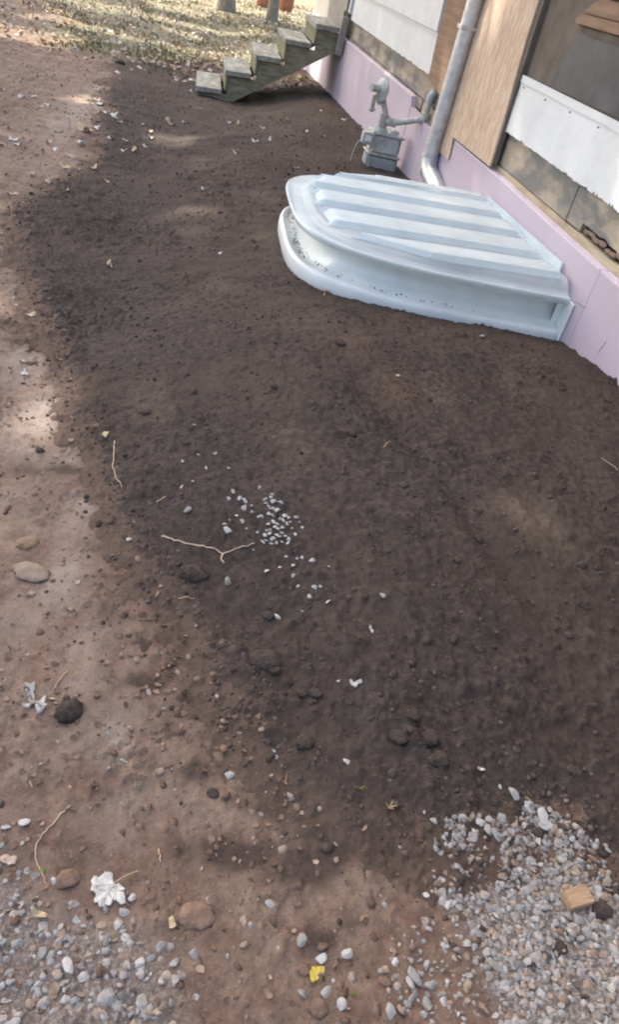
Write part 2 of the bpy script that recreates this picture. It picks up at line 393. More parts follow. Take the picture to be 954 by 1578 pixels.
def near_xy(n, ymin=.2, ymax=12, pw=1.0):
    """points with density falling with distance"""
    u = rng.uniform(0, 1, n); y = np.exp(np.log(ymin+.9)+u*(np.log(ymax+.9)-np.log(ymin+.9)))-.9
    lo = -(.5+.27*y); hi = np.minimum(1.3+.6*y, 1.97); x = lo+(hi-lo)*rng.uniform(0, 1, n); return x, y
# gravel
g_right = [at(*p)[:2] for p in [(688,1300),(700,1272),(735,1262),(790,1278),(815,1262),(822,1240),(850,1255),(900,1290),(925,1335),(953,1365)]]+[(1.35,.70),(1.5,.25),(.9,.1)]+[at(*p)[:2] for p in [(800,1577),(790,1510),(760,1490),(745,1440),(700,1390),(690,1350)]]
g_left = [at(*p)[:2] for p in [(0,1320),(28,1345),(45,1385),(70,1402),(120,1420),(200,1432),(225,1470),(270,1500),(285,1577)]]+[(.15,.2),(-.9,.1),(-.9,.9)]
g_mid = [at(*p)[:2] for p in [(655,1405),(700,1400),(745,1440),(760,1500),(800,1577),(640,1577),(630,1500)]]
gP, gS = [], []
def add_gravel(poly, n, dens_edge, smin, smax, seed, thin=1.0):
    p = np.array(poly); x = rng.uniform(p[:,0].min()-.1, p[:,0].max()+.1, n); y = rng.uniform(p[:,1].min()-.1, p[:,1].max()+.1, n)
    s = poly_sd(x, y, poly)+.035*fbm(x*9, y*9, 3, seed); bare = fbm(x*7, y*7, 2, seed+4)
    pr = smooth(-dens_edge, dens_edge*.6, s)*thin*np.clip(1.05-smooth(.15,.45,bare), .1, 1)
    k = rng.uniform(0, 1, n) < pr; x, y, s = x[k], y[k], s[k]
    sz_ = 1.04*rng.uniform(smin, smax, len(x))*rng.uniform(.65, 1.15, len(x))
    z = surf(x, y)+sz_*rng.uniform(-.5, .22, len(x))*np.where(s > 0, 1, .3)
    gP.append(np.stack([x, y, z], -1)); gS.append(sz_)
add_gravel(g_right, 18000, .03, .0062, .0135, 101)
add_gravel(g_left, 12500, .06, .006, .0135, 103, .6)
add_gravel(g_mid, 2600, .05, .005, .012, 105, .38)
x = rng.uniform(-.6, 1.2, 130); y = rng.uniform(.3, 1.1, 130); k = soil_mask(x, y) < -.02; x, y = x[k], y[k]
gP.append(surf_pts(x, y)-[0,0,.001]); gS.append(rng.uniform(.003, .008, len(x)))
GPt, GSz = np.concatenate(gP), np.concatenate(gS)
scatter('gravel', CR, GPt, GSz, M_GRAVEL, 'loose crushed grey limestone gravel at the bottom corners of the drive', tilt=.45)
print('gravel', len(GPt))
# soil crumbs and dirt crumbs
x, y = near_xy(26000); k = (soil_mask(x, y) > -.08) & (well_r(x, y) > 1.03) & (fbm(x*3, y*3, 3, 111) > -.25*rng.uniform(0,1,len(x))); x, y = x[k], y[k]
S = .0016+.006*rng.uniform(0, 1, len(x))**3.2*(1+.12*y); scatter('soil_crumbs', CL1, surf_pts(x, y), S, M_CRUMB, 'small dark crumbs of topsoil lying over the graded bank', True)
x, y = near_xy(170, .6, 7); k = (soil_mask(x, y) > -.12) & (well_r(x, y) > 1.06); x, y = x[k], y[k]
S = rng.uniform(.007, .016, len(x)); scatter('soil_lumps', CL, surf_pts(x, y), S, M_CRUMB, 'dark lumps of topsoil half sunk in the bank', True, rnd=rng.uniform(0,.25,len(x)))
x, y = near_xy(16000, .2, 13); k = (soil_mask(x, y) < .03) & (fbm(x*4, y*3, 3, 121) > -.12); x, y = x[k], y[k]
S = .0018+.0085*rng.uniform(0, 1, len(x))**4.5*(1+.05*y); scatter('dirt_crumbs', CL1+CR1, surf_pts(x, y), S, M_DCRUMB, 'reddish crumbs and flakes of dirt lying on the driveway', True, tilt=.35, flat=(1.3,1.1,.5))

x, y = near_xy(30000, .3, 12); ms = soil_mask(x, y); k = (ms < .06) & (rng.uniform(0,1,len(x)) < np.exp(ms/.09)*.8); x, y = x[k], y[k]
S = .0015+.007*rng.uniform(0, 1, len(x))**3*(1+.08*y); scatter('edge_crumbs', CL1, surf_pts(x, y), S, M_CRUMB, 'dark soil crumbs thinning out over the pale dirt along the soil edge', True)
# brown leaf fragments trodden into the drive
x, y = near_xy(15000, .3, 13); k = (soil_mask(x, y) < -.03) & (fbm(x*2.5, y*2, 3, 141)+.25*(x < -.02*y-.0) > rng.uniform(-.1,.45,len(x))); x, y = x[k], y[k]
qv = np.array([(-.5,-.15,0),(-.1,-.4,.12),(.5,-.1,.22),(.2,.4,.08),(-.3,.3,-.04),(0,0,.03)]); qt = np.array([(0,1,5),(1,2,5),(2,3,5),(3,4,5),(4,0,5)])
M_FRAG = mat_rnd('leaf_fragment', [(0, (.11,.066,.046)), (.45, (.21,.135,.093)), (.85, (.31,.215,.155)), (1, (.46,.38,.30))], 60, .85, .2, 0)
scatter('leaf_fragments', [(qv, qt)], surf_pts(x, y)+[0,0,.002], rng.uniform(.005,.017,len(x))*(1+.09*y), M_FRAG, 'brown broken leaf fragments trodden into the left of the driveway', tilt=.35)
# pale pebbles one by one
PEB = [link('pebble', np_mesh('pebble', *crushed(rs0), smooth_=False), M_PEBBLE) for _ in range(8)]
for o in PEB: col.objects.unlink(o)
def pebble(px, py, size, label, group=None, name='pebble', mat=None):
    p = on(px, py); s = px2m(size, p)/1.35
    o = random.choice(PEB).copy(); o.name = name; col.objects.link(o); o.location = (p[0], p[1], p[2]+s*.28); o.scale = (s, s, s*random.uniform(.8,1.1))
    o.rotation_euler = (random.gauss(0,.3), random.gauss(0,.3), random.uniform(0, 6.28)); tag(o, label, 'stone', group); return o
K = 400/954.
def kp(a, b): return 220+a*K, 640+b*K
north = [(188,37,6),(205,143,6),(267,137,8),(147,172,9),(233,188,8),(320,187,9),(183,241,6),(141,266,7)]
west = [(331,272,11),(316,302,8),(357,300,10),(378,307,11),(377,330,13),(401,326,10),(403,352,7),(347,362,8),(368,387,12),(301,398,7),(319,381,5),(430,255,8),(385,410,4)]
clus = [(450,305,10),(453,323,12),(478,318,12),(497,320,8),(507,323,7),(492,346,10),(462,362,10),(478,366,10),(435,368,9),(520,366,9),(538,374,9),(562,379,9),(518,383,9),(484,390,10),(497,397,9),(487,408,9),(470,415,8),(515,410,8),(560,433,8),(490,436,10),(477,455,11),(500,452,8),(447,440,10),(420,434,7),(441,467,7),(475,467,8),(534,456,8),(533,468,7),(465,432,8),(510,430,8),(475,290,7),(470,345,8),(460,395,8),(505,375,8),(457,420,7),(425,368,6),(480,345,8),(505,345,6),(530,395,7),(545,390,6),(455,455,7),(525,440,6),(490,470,6),(470,300,7),(462,332,7),(500,415,7),(550,410,5),(575,395,5),(585,412,5),(512,465,5)]
south = [(527,518,7),(569,522,8),(587,516,7),(622,531,14),(555,549,11),(504,553,8),(452,577,11),(553,594,10),(570,630,8),(631,640,11),(652,635,10),(613,668,12),(678,690,11)]
for a in north: pebble(*kp(a[0],a[1]), a[2]*K*1.25+1, 'small pale stone scattered on the soil up and left of the stone cluster', 'pale stones above the cluster')
for a in west: pebble(*kp(a[0],a[1]), a[2]*K*1.25+1.5, 'small pale stone just left of the dense stone cluster on dark soil', 'pale stones beside the cluster')
for a in clus: pebble(*kp(a[0],a[1]), a[2]*K*1.2+1.5, 'small pale stone in the dense cluster spilled on dark soil', 'pale stones in the cluster')
for a in south: pebble(*kp(a[0],a[1]), a[2]*K*1.25+1, 'small pale stone in the loose trail below the stone cluster', 'pale stones below the cluster')
for a, b, s, l in [(288,790,11,'square pale stone alone left of the stone cluster'),(350,818,13,'largest whitish stone by the left edge of the stone cluster'),
    (351,895,12,'pale stone alone below the right end of the thin root'),(391,846,4,'tiny white stone at the right tip of the thin root'),(588,922,11,'smooth oval white stone alone right of the stone trail'),
    (427,948,9,'white pebble touching a dark lump in mid soil'),(467,942,4,'faint small stone beside the white pebble in mid soil'),(506,873,4,'faint small stone right of the stone trail'),
    (531,1176,11,'white chipped stone on dark soil above the grass sprout'),(355,1190,11,'rounded grey stone on the dirt at the soil edge'),
    (613,580,5,'tiny white stone on the pale painted sun fleck below the window well'),(743,522,6,'tan pebble on soil in front of the window well'),
    (417,1389,12,'pale stone half sunk in dirt below the dark stains'),(389,1421,8,'small white stone in dirt right of the brown clod'),(467,1447,14,'grey stone up and left of the yellow leaf'),
    (497,1468,12,'grey stone just above the yellow leaf'),(537,1465,14,'round light grey stone right of the yellow leaf'),(507,1520,15,'grey stone below the yellow leaf'),
    (470,1524,12,'white stone chip lower left of the yellow leaf'),(529,1542,15,'pair like white stone below the yellow leaf'),(597,1392,8,'tiny white stone in dirt left of the right gravel'),
    (612,1479,9,'small pale stone in dirt midway between yellow leaf and gravel'),(640,1500,20,'long white stone at the left edge of the right gravel'),(634,1509,13,'white stone beside the long white one at the gravel edge'),
    (695,1391,10,'bright round white stone left of the right gravel'),(662,1374,8,'small white pebble alone above the bright round one'),(604,1556,16,'grey stone at the bottom edge between gravel patches'),
    (205,1376,11,'small grey stone just right of the white maple leaf'),(193,1397,12,'grey stone below the white maple leaf'),(84,1350,9,'pale blue grey stone left of the white maple leaf'),
    (9,1266,9,'white stone at the left edge above the gravel'),(38,1259,14,'grey stone by the left edge below the vine top'),(300,1465,12,'white upright chip below the brown clod'),
    (166,1533,22,'largest rounded grey stone in the left gravel'),(107,1484,19,'pale rounded stone among the left gravel'),(254,1085,5,'tiny white speck stone on dirt near the wheel track'),
    (198,832,7,'small bluish white stone at the left end of the thin root')]:
    pebble(a, b, s*1.1, l)
for a, b, s in [(770,1215,5),(790,1228,11),(812,1242,7),(835,1258,15),(842,1268,15),(857,1271,8),(865,1280,10),(832,1290,10),(666,1268,9),(653,1254,4),(772,1265,5),(777,1284,6),(735,1270,11),(750,1280,13),(762,1290,12)]:
    pebble(a, b, s*1.25, 'pale stone straying up the soil from the right gravel patch', 'stones straying from the right gravel')

# dark clods one by one
def clod(px, py, size, label, mat=M_CLOD, flat=.75, aspect=1., name='soil_clod', cat='clod', amp=.25, seed=None):
    p = on(px, py); s = px2m(size, p)/2.1; rs = np.random.RandomState(seed or int(px*7+py))
    v, f = clod_shape(rs, I3, amp) if cat != 'stone' else clod_shape(rs, I3, .45); v = v*np.array([aspect, 1, flat/.72]); fn = gnoise(v[:,0]*3+px, v[:,1]*3+v[:,2]*4, 5)*.10+gnoise(v[:,0]*7+px, v[:,1]*7+v[:,2]*8, 6)*.05; fn = fn*1.8+gnoise(v[:,0]*15+px, v[:,1]*15+v[:,2]*16, 9)*.04; v = v*(1+fn)[:, None]
    o = link(name, np_mesh(name, v*s, f), mat); o.location = (p[0], p[1], p[2]+s*flat*.35); o.rotation_euler = (0,0,random.uniform(-.4,.4)); return tag(o, label, cat)
for a, b, s, l in [(105,1096,38,'round dark clod sitting on the pale driveway below the pale crumpled leaf'),(408,1022,36,'largest flat topped clod in the middle of the soil'),(298,886,34,'long dark clod below the left part of the thin root'),
    (222,636,16,'dark clod at the upper left soil near the driveway edge'),(61,689,14,'small dark clod on the pale driveway patch'),(932,1398,30,'dark clod in the right gravel beside the wood block'),(868,1456,24,'dark clod sunk in the right gravel'),
    (612,1142,27,'left one of the big clods in the lower soil'),(661,1142,30,'upright clod in the lower right soil'),(676,1172,30,'wide clod lowest of the lower right soil clods'),(471,1147,26,'oval clod in the lower middle soil'),
    (486,1072,18,'round clod right of the small stone pair in lower soil'),(466,1070,16,'clod left in the pair at the lower middle soil'),(413,948,18,'dark lump under the white pebble in mid soil'),
    (633,1112,20,'clod above the group of big clods in the lower soil'),(330,1215,18,'dark clod at the soil edge by the grey stone'),(740,1000,14,'small clod in the right middle soil'),(340,326,9,'small dark clod on the pale streak left of the window well'),
    (185,98,13,'brown clod at the far end of the driveway'),(560,925,12,'small lump right of the stone trail'),(885,1190,22,'clod by the right edge of the lower soil'),(738,785,13,'clod in the soil right of centre'),(895,768,12,'dark clod in the right hand soil'),
    (525,530,15,'reddish clod below the window well'),(395,1025,22,'smaller clod against the largest mid soil clod'),(422,1035,20,'clod in front of the largest mid soil clod')]:
    clod(a, b, s, l, flat=.95 if a == 105 else .62, aspect=1.2 if s > 30 and a != 105 else 1.05)
clod(305,1408,46,'flat reddish brown clod of dirt right of the white maple leaf',M_CLODR,.32,1.1,cat='clod',name='dirt_clod')
clod(50,878,40,'flat pale grey brown stone on the left of the driveway',simple('flat_stone',(.20,.145,.105),(.31,.24,.185),30,.9,.2,.4),.28,1.2,name='flat_stone',cat='stone',amp=.35)
clod(44,832,26,'rounded orange tan stone near the left edge of the driveway',simple('tan_stone',(.24,.15,.09),(.36,.25,.16),30,.9,.2,.4),.6,1.2,name='tan_stone',cat='stone')
clod(495,1548,26,'rounded reddish brown stone at the bottom edge',M_CLODR,.6,1.1,name='brown_stone',cat='stone')
clod(472,1486,18,'reddish stone touching the left of the yellow leaf',M_CLODR,.6,1.1,name='red_stone',cat='stone')
clod(597,1508,16,'reddish stone in dirt right of the green sprig',M_CLODR,.6,1.1,name='red_stone',cat='stone')
clod(105,1345,30,'brown lump of dirt left of the white maple leaf',M_CLODR,.5,1.1,name='dirt_clod')
# wood block
p = on(893,1381); s = px2m(1, p)
wb = MB().box(-22*s, 22*s, -14*s, 14*s, -6*s, 10*s, 1.5*s, 2).build('wood_block', simple('raw_wood', (.30,.19,.11), (.44,.30,.19), 30, .85, .2, .5, .002, (1,8,8)))
wb.location = (p[0], p[1], p[2]+6*s); wb.rotation_euler = (R(3), R(-4), R(12)); tag(wb, 'small block of tan wood lying in the right gravel', 'wood block')

# ------------------------------------------------------------------ leaves
def leaf_mat(name, c1, c2, vein=None, sc=60):
    m = NT(name, .7, .3); c = m.ramp(m.noise(sc, 5, .6), [(.35, c1), (.68, c2)]); m.color(c); m.bump(m.noise(sc*2, 4, .6), .6, .002); return m.m
LC = leaf_mat('leaf_grey', (.30,.28,.25), (.48,.46,.42)); LW = leaf_mat('leaf_white', (.46,.44,.39), (.66,.64,.58)); LT = leaf_mat('leaf_tan', (.50,.36,.19), (.68,.55,.36)); LY = leaf_mat('leaf_yellow', (.52,.36,.04), (.66,.50,.10), sc=150)
LP = leaf_mat('leaf_pink', (.42,.30,.23), (.58,.45,.36)); LG = leaf_mat('grass_green', (.10,.16,.03), (.22,.26,.06)); LS = leaf_mat('stem_tan', (.40,.26,.14), (.58,.42,.26)); M_ROOT = leaf_mat('root', (.42,.30,.20), (.62,.48,.34))
def leaf_mesh(kind, rs, curl=.3):
    """unit leaf about 1 across, as a fan grid with a curled surface"""
    if kind == 'maple':
        R_ = []
        lobes = [(90,1.0),(35,.9),(145,.88),(-25,.7),(205,.68)]
        for k in range(72):
            a = k*5.; r = .56
            for c, l in lobes:
                d = abs((a-c+180) % 360-180); r = max(r, l*math.exp(-(d/24.)**2)+.0)
                if 13 < d < 21: r = max(r, l*.72*math.exp(-((d-17)/6)**2)*1.12)
            if abs((a-270+180) % 360-180) < 20: r = .12
            R_.append((math.radians(a), r*.55*(1+rs.normal(0,.03))))
    else:
        R_ = []
        for k in range(24):
            a = k*15.; w = abs(math.cos(math.radians(a))); R_.append((math.radians(a), (.28+.25*w**2)*(1+rs.normal(0,.06))))
    n = len(R_); V = [(0,0,0)]; F = []
    for ring in (.35, .7, 1.):
        for a, r in R_: V.append((r*ring*math.cos(a), r*ring*math.sin(a), 0))
    V = np.array(V, float)
    ph = rs.uniform(0, 6.28); e = math.cos(ph)*V[:,0]+math.sin(ph)*V[:,1]
    V[:,2] = curl*e*e*1.4+.09*curl/.3*np.sin(V[:,0]*9+ph)*np.hypot(V[:,0],V[:,1])+.12*curl*np.sin(5*np.arctan2(V[:,1],V[:,0])+ph)*np.hypot(V[:,0],V[:,1])
    tris = []
    for k in range(n): tris.append((0, 1+k, 1+(k+1) % n))
    for q in (0, 1):
        for k in range(n):
            a, b, c, d = 1+q*n+k, 1+q*n+(k+1) % n, 1+(q+1)*n+(k+1) % n, 1+(q+1)*n+k; tris += [(a,d,c),(a,c,b)]
    m2 = len(V); V2 = V-np.array([0,0,.012]); VV = np.concatenate([V, V2]); T = np.array(tris); T2 = T[:, ::-1]+m2
    rim = []; o = 1+2*n
    for k in range(n): a, b = o+k, o+(k+1) % n; rim += [(a, a+m2, b+m2), (a, b+m2, b)]
    return np_mesh('leaf', VV, np.concatenate([T, T2, rim]))
rsl = np.random.RandomState(11)
LM = [leaf_mesh('oval', rsl, .55+.5*rsl.rand()) for _ in range(5)]+[leaf_mesh('maple', rsl, .6) for _ in range(4)]
LEAFMESH = {}
def leaf(px, py, size, mat, label, group=None, kind=None, rot=None, curl=None, name='fallen_leaf', stem=None, sy=None):
    p = on(px, py)
    me0 = random.choice(LM[:6]) if kind is None else leaf_mesh(kind, rsl, curl or .3)
    key = (me0.name, mat.name)
    if key not in LEAFMESH: m = me0.copy(); m.materials.clear(); m.materials.append(mat); LEAFMESH[key] = m
    s = px2m(size, p)/.95
    if kind is None: s *= 1.7
    o = link(name, LEAFMESH[key]); o.scale = (s, s*(sy or random.uniform(.6,1)), s*.9); o.location = (p[0], p[1], p[2]+.10*s+.002)
    o.rotation_euler = (random.gauss(0,.18), random.gauss(0,.18), random.uniform(0,6.28) if rot is None else rot)
    if kind is not None: o.rotation_euler = (.05, -.05, rot or 0)
    tag(o, label, 'leaf', group); return o, p, s
c5 = lambda a, b: (a/3.18, b/3.18)
c6 = lambda a, b: (120+a/2.806, 120+b/2.806)
c3_ = lambda a, b: (a/3.945, 400+b/3.945)
gA = [(548,576,16),(515,550,12),(487,550,8),(565,521,8),(572,358,11),(580,385,9),(475,437,7),(473,488,9),(487,507,9),(425,525,10),(235,520,9),(200,519,8),(105,468,14),(155,466,10),(8,430,10),(640,350,6)]
gB = [(8,700,12),(240,692,12),(265,732,10),(205,730,9),(345,757,13),(393,703,14),(425,633,9),(470,635,9),(155,850,12),(230,883,11),(60,940,13),(320,940,6),(90,705,9),(68,680,12),(40,620,8),(540,683,8),(583,605,7)]
gC = [(838,403,6),(930,450,10),(718,493,9),(730,653,12),(735,685,11),(600,745,12),(655,745,11),(615,693,13),(690,613,6),(830,608,14),(900,606,9),(710,722,6),(460,830,12),(523,887,7)]
for a in gA: leaf(*c5(a[0],a[1]), a[2]*.62+1.5, LW if random.random() < .7 else LP, 'small pale dry leaf on the far end of the driveway', 'dry leaves on the far driveway')
for a in gB: leaf(*c5(a[0],a[1]), a[2]*.62+1.5, LW if random.random() < .5 else LP, 'small dry leaf on the rutted upper left driveway', 'dry leaves on the upper left driveway')
for a in gC: leaf(*c5(a[0],a[1]), a[2]*.55+1.5, LW if random.random() < .6 else LT, 'small pale leaf on the far left of the dark soil', 'dry leaves on the upper soil')
for a in [(653,200,9),(803,219,10),(827,279,11),(766,281,9),(684,329,9),(545,490,9),(613,760,8)]: leaf(*c6(a[0],a[1]), a[2]*.7, LW, 'curled white leaf on dark soil between the steps and the window well', 'white leaves on the upper soil')
for a, b, s, mt, l in [(129,199,12,LT,'tan leaf among pale ones at the upper left of the drive'),(99,256,8,LT,'golden tan leaf lying on the driveway by the soil edge'),(369,194,7,LT,'yellowish leaf on soil in front of the lowest step'),(440,185,5,LT,'small yellow leaf on soil right of the front step leaf'),
    (168,409,8,LT,'single tan leaf on the dark soil at upper left'),(47,484,8,LT,'tan leaf on the left driveway beside the soil edge'),(35,552,5,LW,'pale leaf bit on the upper driveway left edge'),(37,571,8,LW,'curled pale leaf with stalk on the driveway left'),
    (529,186,6,LW,'white leaf on soil near the gas meter wall'),(457,261,5,LW,'white leaf scrap right behind the window well lid'),(496,212,5,LT,'small tan leaf on soil left of the gas meter'),(495,171,4,LW,'tiny white leaf on soil near the foundation'),(470,205,5,LT,'tan leaf scrap on soil left of the gas meter wire'),
    (160,675,9,LT,'tan leaf flake at the soil edge by the pale patch'),(570,973,8,LW,'thin curled white leaf scrap in the middle of the soil'),(543,1057,7,LW,'left curled white scrap of the pair in lower soil'),(552,1054,6,LW,'right white scrap of the pair in lower soil'),
    (520,1052,4,LW,'tiny white sliver left of the scrap pair'),(740,1189,6,LW,'thin pale scrap on the lower right soil'),(12,1318,13,LP,'pinkish curled leaf at the left edge above the gravel'),(60,1402,12,LT,'yellow tan leaf strip at the top of the left gravel'),(266,1418,9,LT,'folded tan leaf left of the brown clod')]:
    leaf(a, b, s*1.15, mt, l)
def poly_leaf(name, outline, mat, label, lift=.004, curl=.012, veins=None, seed=1, serr=.05, base=None):
    """leaf with its own torn outline, laid on the ground where it lies"""
    rs = np.random.RandomState(seed); P = [on(*q) for q in outline]; c = sum(P)/len(P); size = max(np.linalg.norm(q-c) for q in P)
    pts = []
    for a, b in zip(P, P[1:]+P[:1]):
        for k in range(5): t = k/5; pts.append(((a*(1-t)+b*t)-c)[:2]+rs.normal(0, size*serr, 2)*(k > 0))
    pts = np.array(pts); n = len(pts); V = [(0,0,0)]; T = []
    for ring in (.3,.55,.8,1.): V += [(x*ring, y*ring, 0) for x, y in pts]
    V = np.array(V); q = V[:,:2]/size; rr_ = np.hypot(q[:,0], q[:,1])
    V[:,2] = lift+curl*(.7*rr_**2*(.5+fbm(q[:,0]*1.3+seed, q[:,1]*1.3, 2, seed))+.3*fbm(q[:,0]*2.6+seed, q[:,1]*2.6, 2, seed+3))
    for k in range(n): T.append((0, 1+k, 1+(k+1) % n))
    for g in range(3):
        for k in range(n): a, b, c2, d = 1+g*n+k, 1+g*n+(k+1) % n, 1+(g+1)*n+(k+1) % n, 1+(g+1)*n+k; T += [(a,d,c2),(a,c2,b)]
    T = np.array(T); m2 = len(V); V2 = V-np.array([0,0,.0007]); o_ = 1+3*n; rim = []
    for k in range(n): a, b = o_+k, o_+(k+1) % n; rim += [(a,a+m2,b+m2),(a,b+m2,b)]
    o = link(name, np_mesh(name, np.concatenate([V,V2]), np.concatenate([T,T[:,::-1]+m2,rim])), mat); o.location = c; tag(o, label, 'leaf')
    for vn in (veins or []):
        pv = [on(*q)-c for q in vn]; fine = []
        for a, b in zip(pv, pv[1:]):
            for k in range(4): t = k/4; w = a*(1-t)+b*t; i = int(np.argmin(np.hypot(*(V[:,:2]-w[:2]).T))); fine.append((w[0], w[1], V[i,2]+.0004))
        v_ = MB().tube(fine, .0006, 5).build('vein', LP); v_.parent = o
    return o, c
c8 = lambda L: [(a*.4193, 1200+b*.4193) for a, b in L]
o, p = poly_leaf('maple_leaf', c8([(335,362),(345,338),(362,345),(385,322),(418,330),(416,348),(424,366),(440,366),(462,385),(458,402),(466,435),(448,441),(438,428),(420,424),(408,446),(385,446),(370,453),(362,440),(346,432),(352,404),(333,390),(342,378)]), LW, 'large white maple leaf lying face down at lower left', .004, .010,
    [c8([(424,366),(385,330)]), c8([(424,366),(380,372),(338,378)]), c8([(424,366),(395,405),(372,448)]), c8([(424,366),(445,405),(450,436)]), c8([(424,366),(425,400),(408,440)])], 4, .028)
m = MB(); e = at(213,1336)-p; b0 = at(178,1353)-p; m.tube([(b0[0]+(e[0]-b0[0])*t, b0[1]+(e[1]-b0[1])*t, .010+.005*math.sin(t*3)) for t in np.linspace(0,1,8)], [.0011]*7+[.0018], 6)
st = m.build('stem', LS, o)
poly_leaf('yellow_leaf', [(480,1489),(484,1483),(492,1482),(503,1482),(504,1490),(500,1497),(494,1501),(488,1507),(482,1507),(482,1498)], LY, 'yellow leaf lying on the dirt near the bottom centre', .004, .008, [[(502,1483),(484,1506)]], 5)
c4_ = lambda L: [(a/3.18, 800+b/3.18) for a, b in L]
o, p = poly_leaf('crumpled_leaf', c4_([(118,800),(168,796),(162,838),(150,862),(166,882),(190,878),(222,852),(230,905),(212,915),(194,946),(178,938),(184,900),(160,896),(130,914),(116,896),(140,876),(122,848),(130,822)]), LC, 'pale crumpled leaf on the driveway beside the round dark clod', .006, .035, None, 7, .07)
o, p, s = leaf(502,452,13,LP,'tan dried leaf with a stalk against the window well',None,'oval',.3,.4,'dried_leaf')
m = MB(); e = at(490,470); m.tube([(p[0]+(e[0]-p[0])*t, p[1]+(e[1]-p[1])*t, p[2]+.012) for t in (.2,.6,1)], .0022, 6)
st = m.build('stalk', LS); st.parent = o; st.matrix_parent_inverse = Matrix.LocRotScale(o.location, o.rotation_euler, o.scale).inverted()
# twigs, root, vine
def strand(name, pts, rpx, mat, label, cat, lift=.003, wig=.0008):
    P = [on(*q) for q in pts]; fine = []
    for a, b in zip(P, P[1:]):
        n = 5
        for k in range(n): t = k/n; c = a*(1-t)+b*t; c[2] = float(surf(c[0:1], c[1:2])[0])+lift+random.gauss(0,wig); fine.append(c+np.array([random.gauss(0,wig),random.gauss(0,wig),0]))
    fine.append(P[-1]+np.array([0,0,lift])); n = len(fine)
    return tag(MB().tube(fine, [px2m(rpx, P[0])*(1-.5*i/n) for i in range(n)], 6).build(name, mat, None, True), label, cat)
strand('root', [(248,828),(268,833),(300,842),(330,847),(344,853),(352,850),(370,844),(392,839)], 1.4, M_ROOT, 'thin pale root lying across the soil left of the stone cluster', 'root')
strand('root', [(344,853),(341,860),(345,866)], 1.6, M_ROOT, 'short spur forking off the middle of the thin root', 'root')
strand('root', [(176,680),(175,700),(173,720),(178,738),(187,752)], 1.0, M_ROOT, 'thin root running down the soil edge by the pale patch', 'root')
vine = strand('vine', [(107,1236),(92,1250),(70,1272),(56,1290),(53,1312),(62,1334),(70,1354)], 1.3, M_ROOT, 'long curved dry vine stem with a tiny green leaf at lower left', 'vine')
o, p, s = leaf(64,1334,10,LG,'x',None,'oval',.5,.3,'green_leaf'); o.parent = vine
for k in ('label','category'): del o[k]
strand('twig', [(104,1028),(92,1042),(82,1056)], 1.1, LS, 'short straight tan twig beside the pale crumpled leaf', 'twig')
strand('twig', [(246,1300),(247,1310),(248,1320)], 1.3, LT, 'short upright tan twig right of the vine and maple leaf', 'twig')
strand('twig', [(500,1415),(508,1428),(518,1447)], 1.2, M_CLODR, 'reddish twig lying on dirt above the yellow leaf', 'twig')
strand('twig', [(241,775),(255,768)], 1.0, LS, 'short faint twig above the thin root', 'twig')
strand('twig', [(275,920),(300,922)], .8, LS, 'thin pale twig below the thin root near the soil edge', 'twig')
strand('twig', [(590,692),(604,680)], .8, LS, 'fine pale twig in the middle of the soil', 'twig')
strand('twig', [(925,712),(950,728)], .9, LS, 'fine tan twig by the right edge of the soil', 'twig')
strand('twig', [(186,1162),(197,1166)], 1.0, LW, 'tiny pale twig on the driveway below the round clod', 'twig')
for (a, b, hh, l) in [(552,1216,22,'small green grass sprout at the lower edge of the soil'),(547,1524,22,'single green sprig right of the yellow leaf'),(440,1205,16,'pale grass sprout at the soil edge'),(600,1245,16,'dry tuft of grass at the bottom edge of the soil'),(137,588,14,'yellow green sprout on the orange painted sun fleck')]:
    p = on(a, b); s = px2m(hh, p); m = MB()
    for k in range(4 if 'tuft' not in l else 14):
        an = random.uniform(0, 6.28); L = s*random.uniform(.5,1.1); m.tube([(p[0]+math.cos(an)*L*t*.6, p[1]+math.sin(an)*L*t*.6, p[2]+L*.8*math.sin(t*1.4)) for t in (0,.35,.7,1)], [.0012,.0012,.0009,.0003], 4)
    tag(m.build('grass_sprout', LG if 'green' in l else LS, None, True), l, 'grass sprout')

# ------------------------------------------------------------------ lawn beyond
gx = rng.uniform(-4, 10, 60000); gy = 13.6+rng.uniform(0, 1, 60000)**1.6*24
k = (smooth(-.1,.5, fbm(gx*.9, gy*.7, 3, 201)+.1) > rng.uniform(0,1,60000)*.9) & (gx > -2.2-.10*(gy-13)+1.2*fbm(gx*.5,gy*.5,2,203)) & ((gx < 1.9) | (gy > 16.4)); gx, gy = gx[k], gy[k]
n = len(gx); gz0 = base_h(gx, gy)-.02; an = rng.uniform(0, 6.28, n); L = rng.uniform(.03, .09, n); w = .004+.00025*gy
dx, dy = np.cos(an), np.sin(an); lean = rng.uniform(.1, .9, n)
Vg = np.stack([np.stack([gx-dy*w, gy+dx*w, gz0], -1), np.stack([gx+dy*w, gy-dx*w, gz0], -1), np.stack([gx+dx*L*lean, gy+dy*L*lean, gz0+L], -1)], 1).reshape(-1, 3)
M_GR = mat_rnd('lawn_grass', [(0, (.08,.115,.03)), (.5, (.13,.155,.05)), (.8, (.20,.20,.09)), (1, (.32,.28,.16))], 8, .8, .2, 0)
tag(link('lawn_grass', np_mesh('lawn_grass', Vg, np.arange(3*n).reshape(-1,3), dict(rnd=np.repeat(rng.uniform(0,1,n),3)), False), M_GR), 'thin patchy grass on the lawn beyond the steps', 'grass', kind='stuff')
print('blades', n)
M_LIT = mat_rnd('leaf_litter', [(0, (.30,.19,.11)), (.35, (.46,.32,.20)), (.7, (.60,.47,.36)), (1, (.74,.68,.58))], 30, .8, .2, 0)
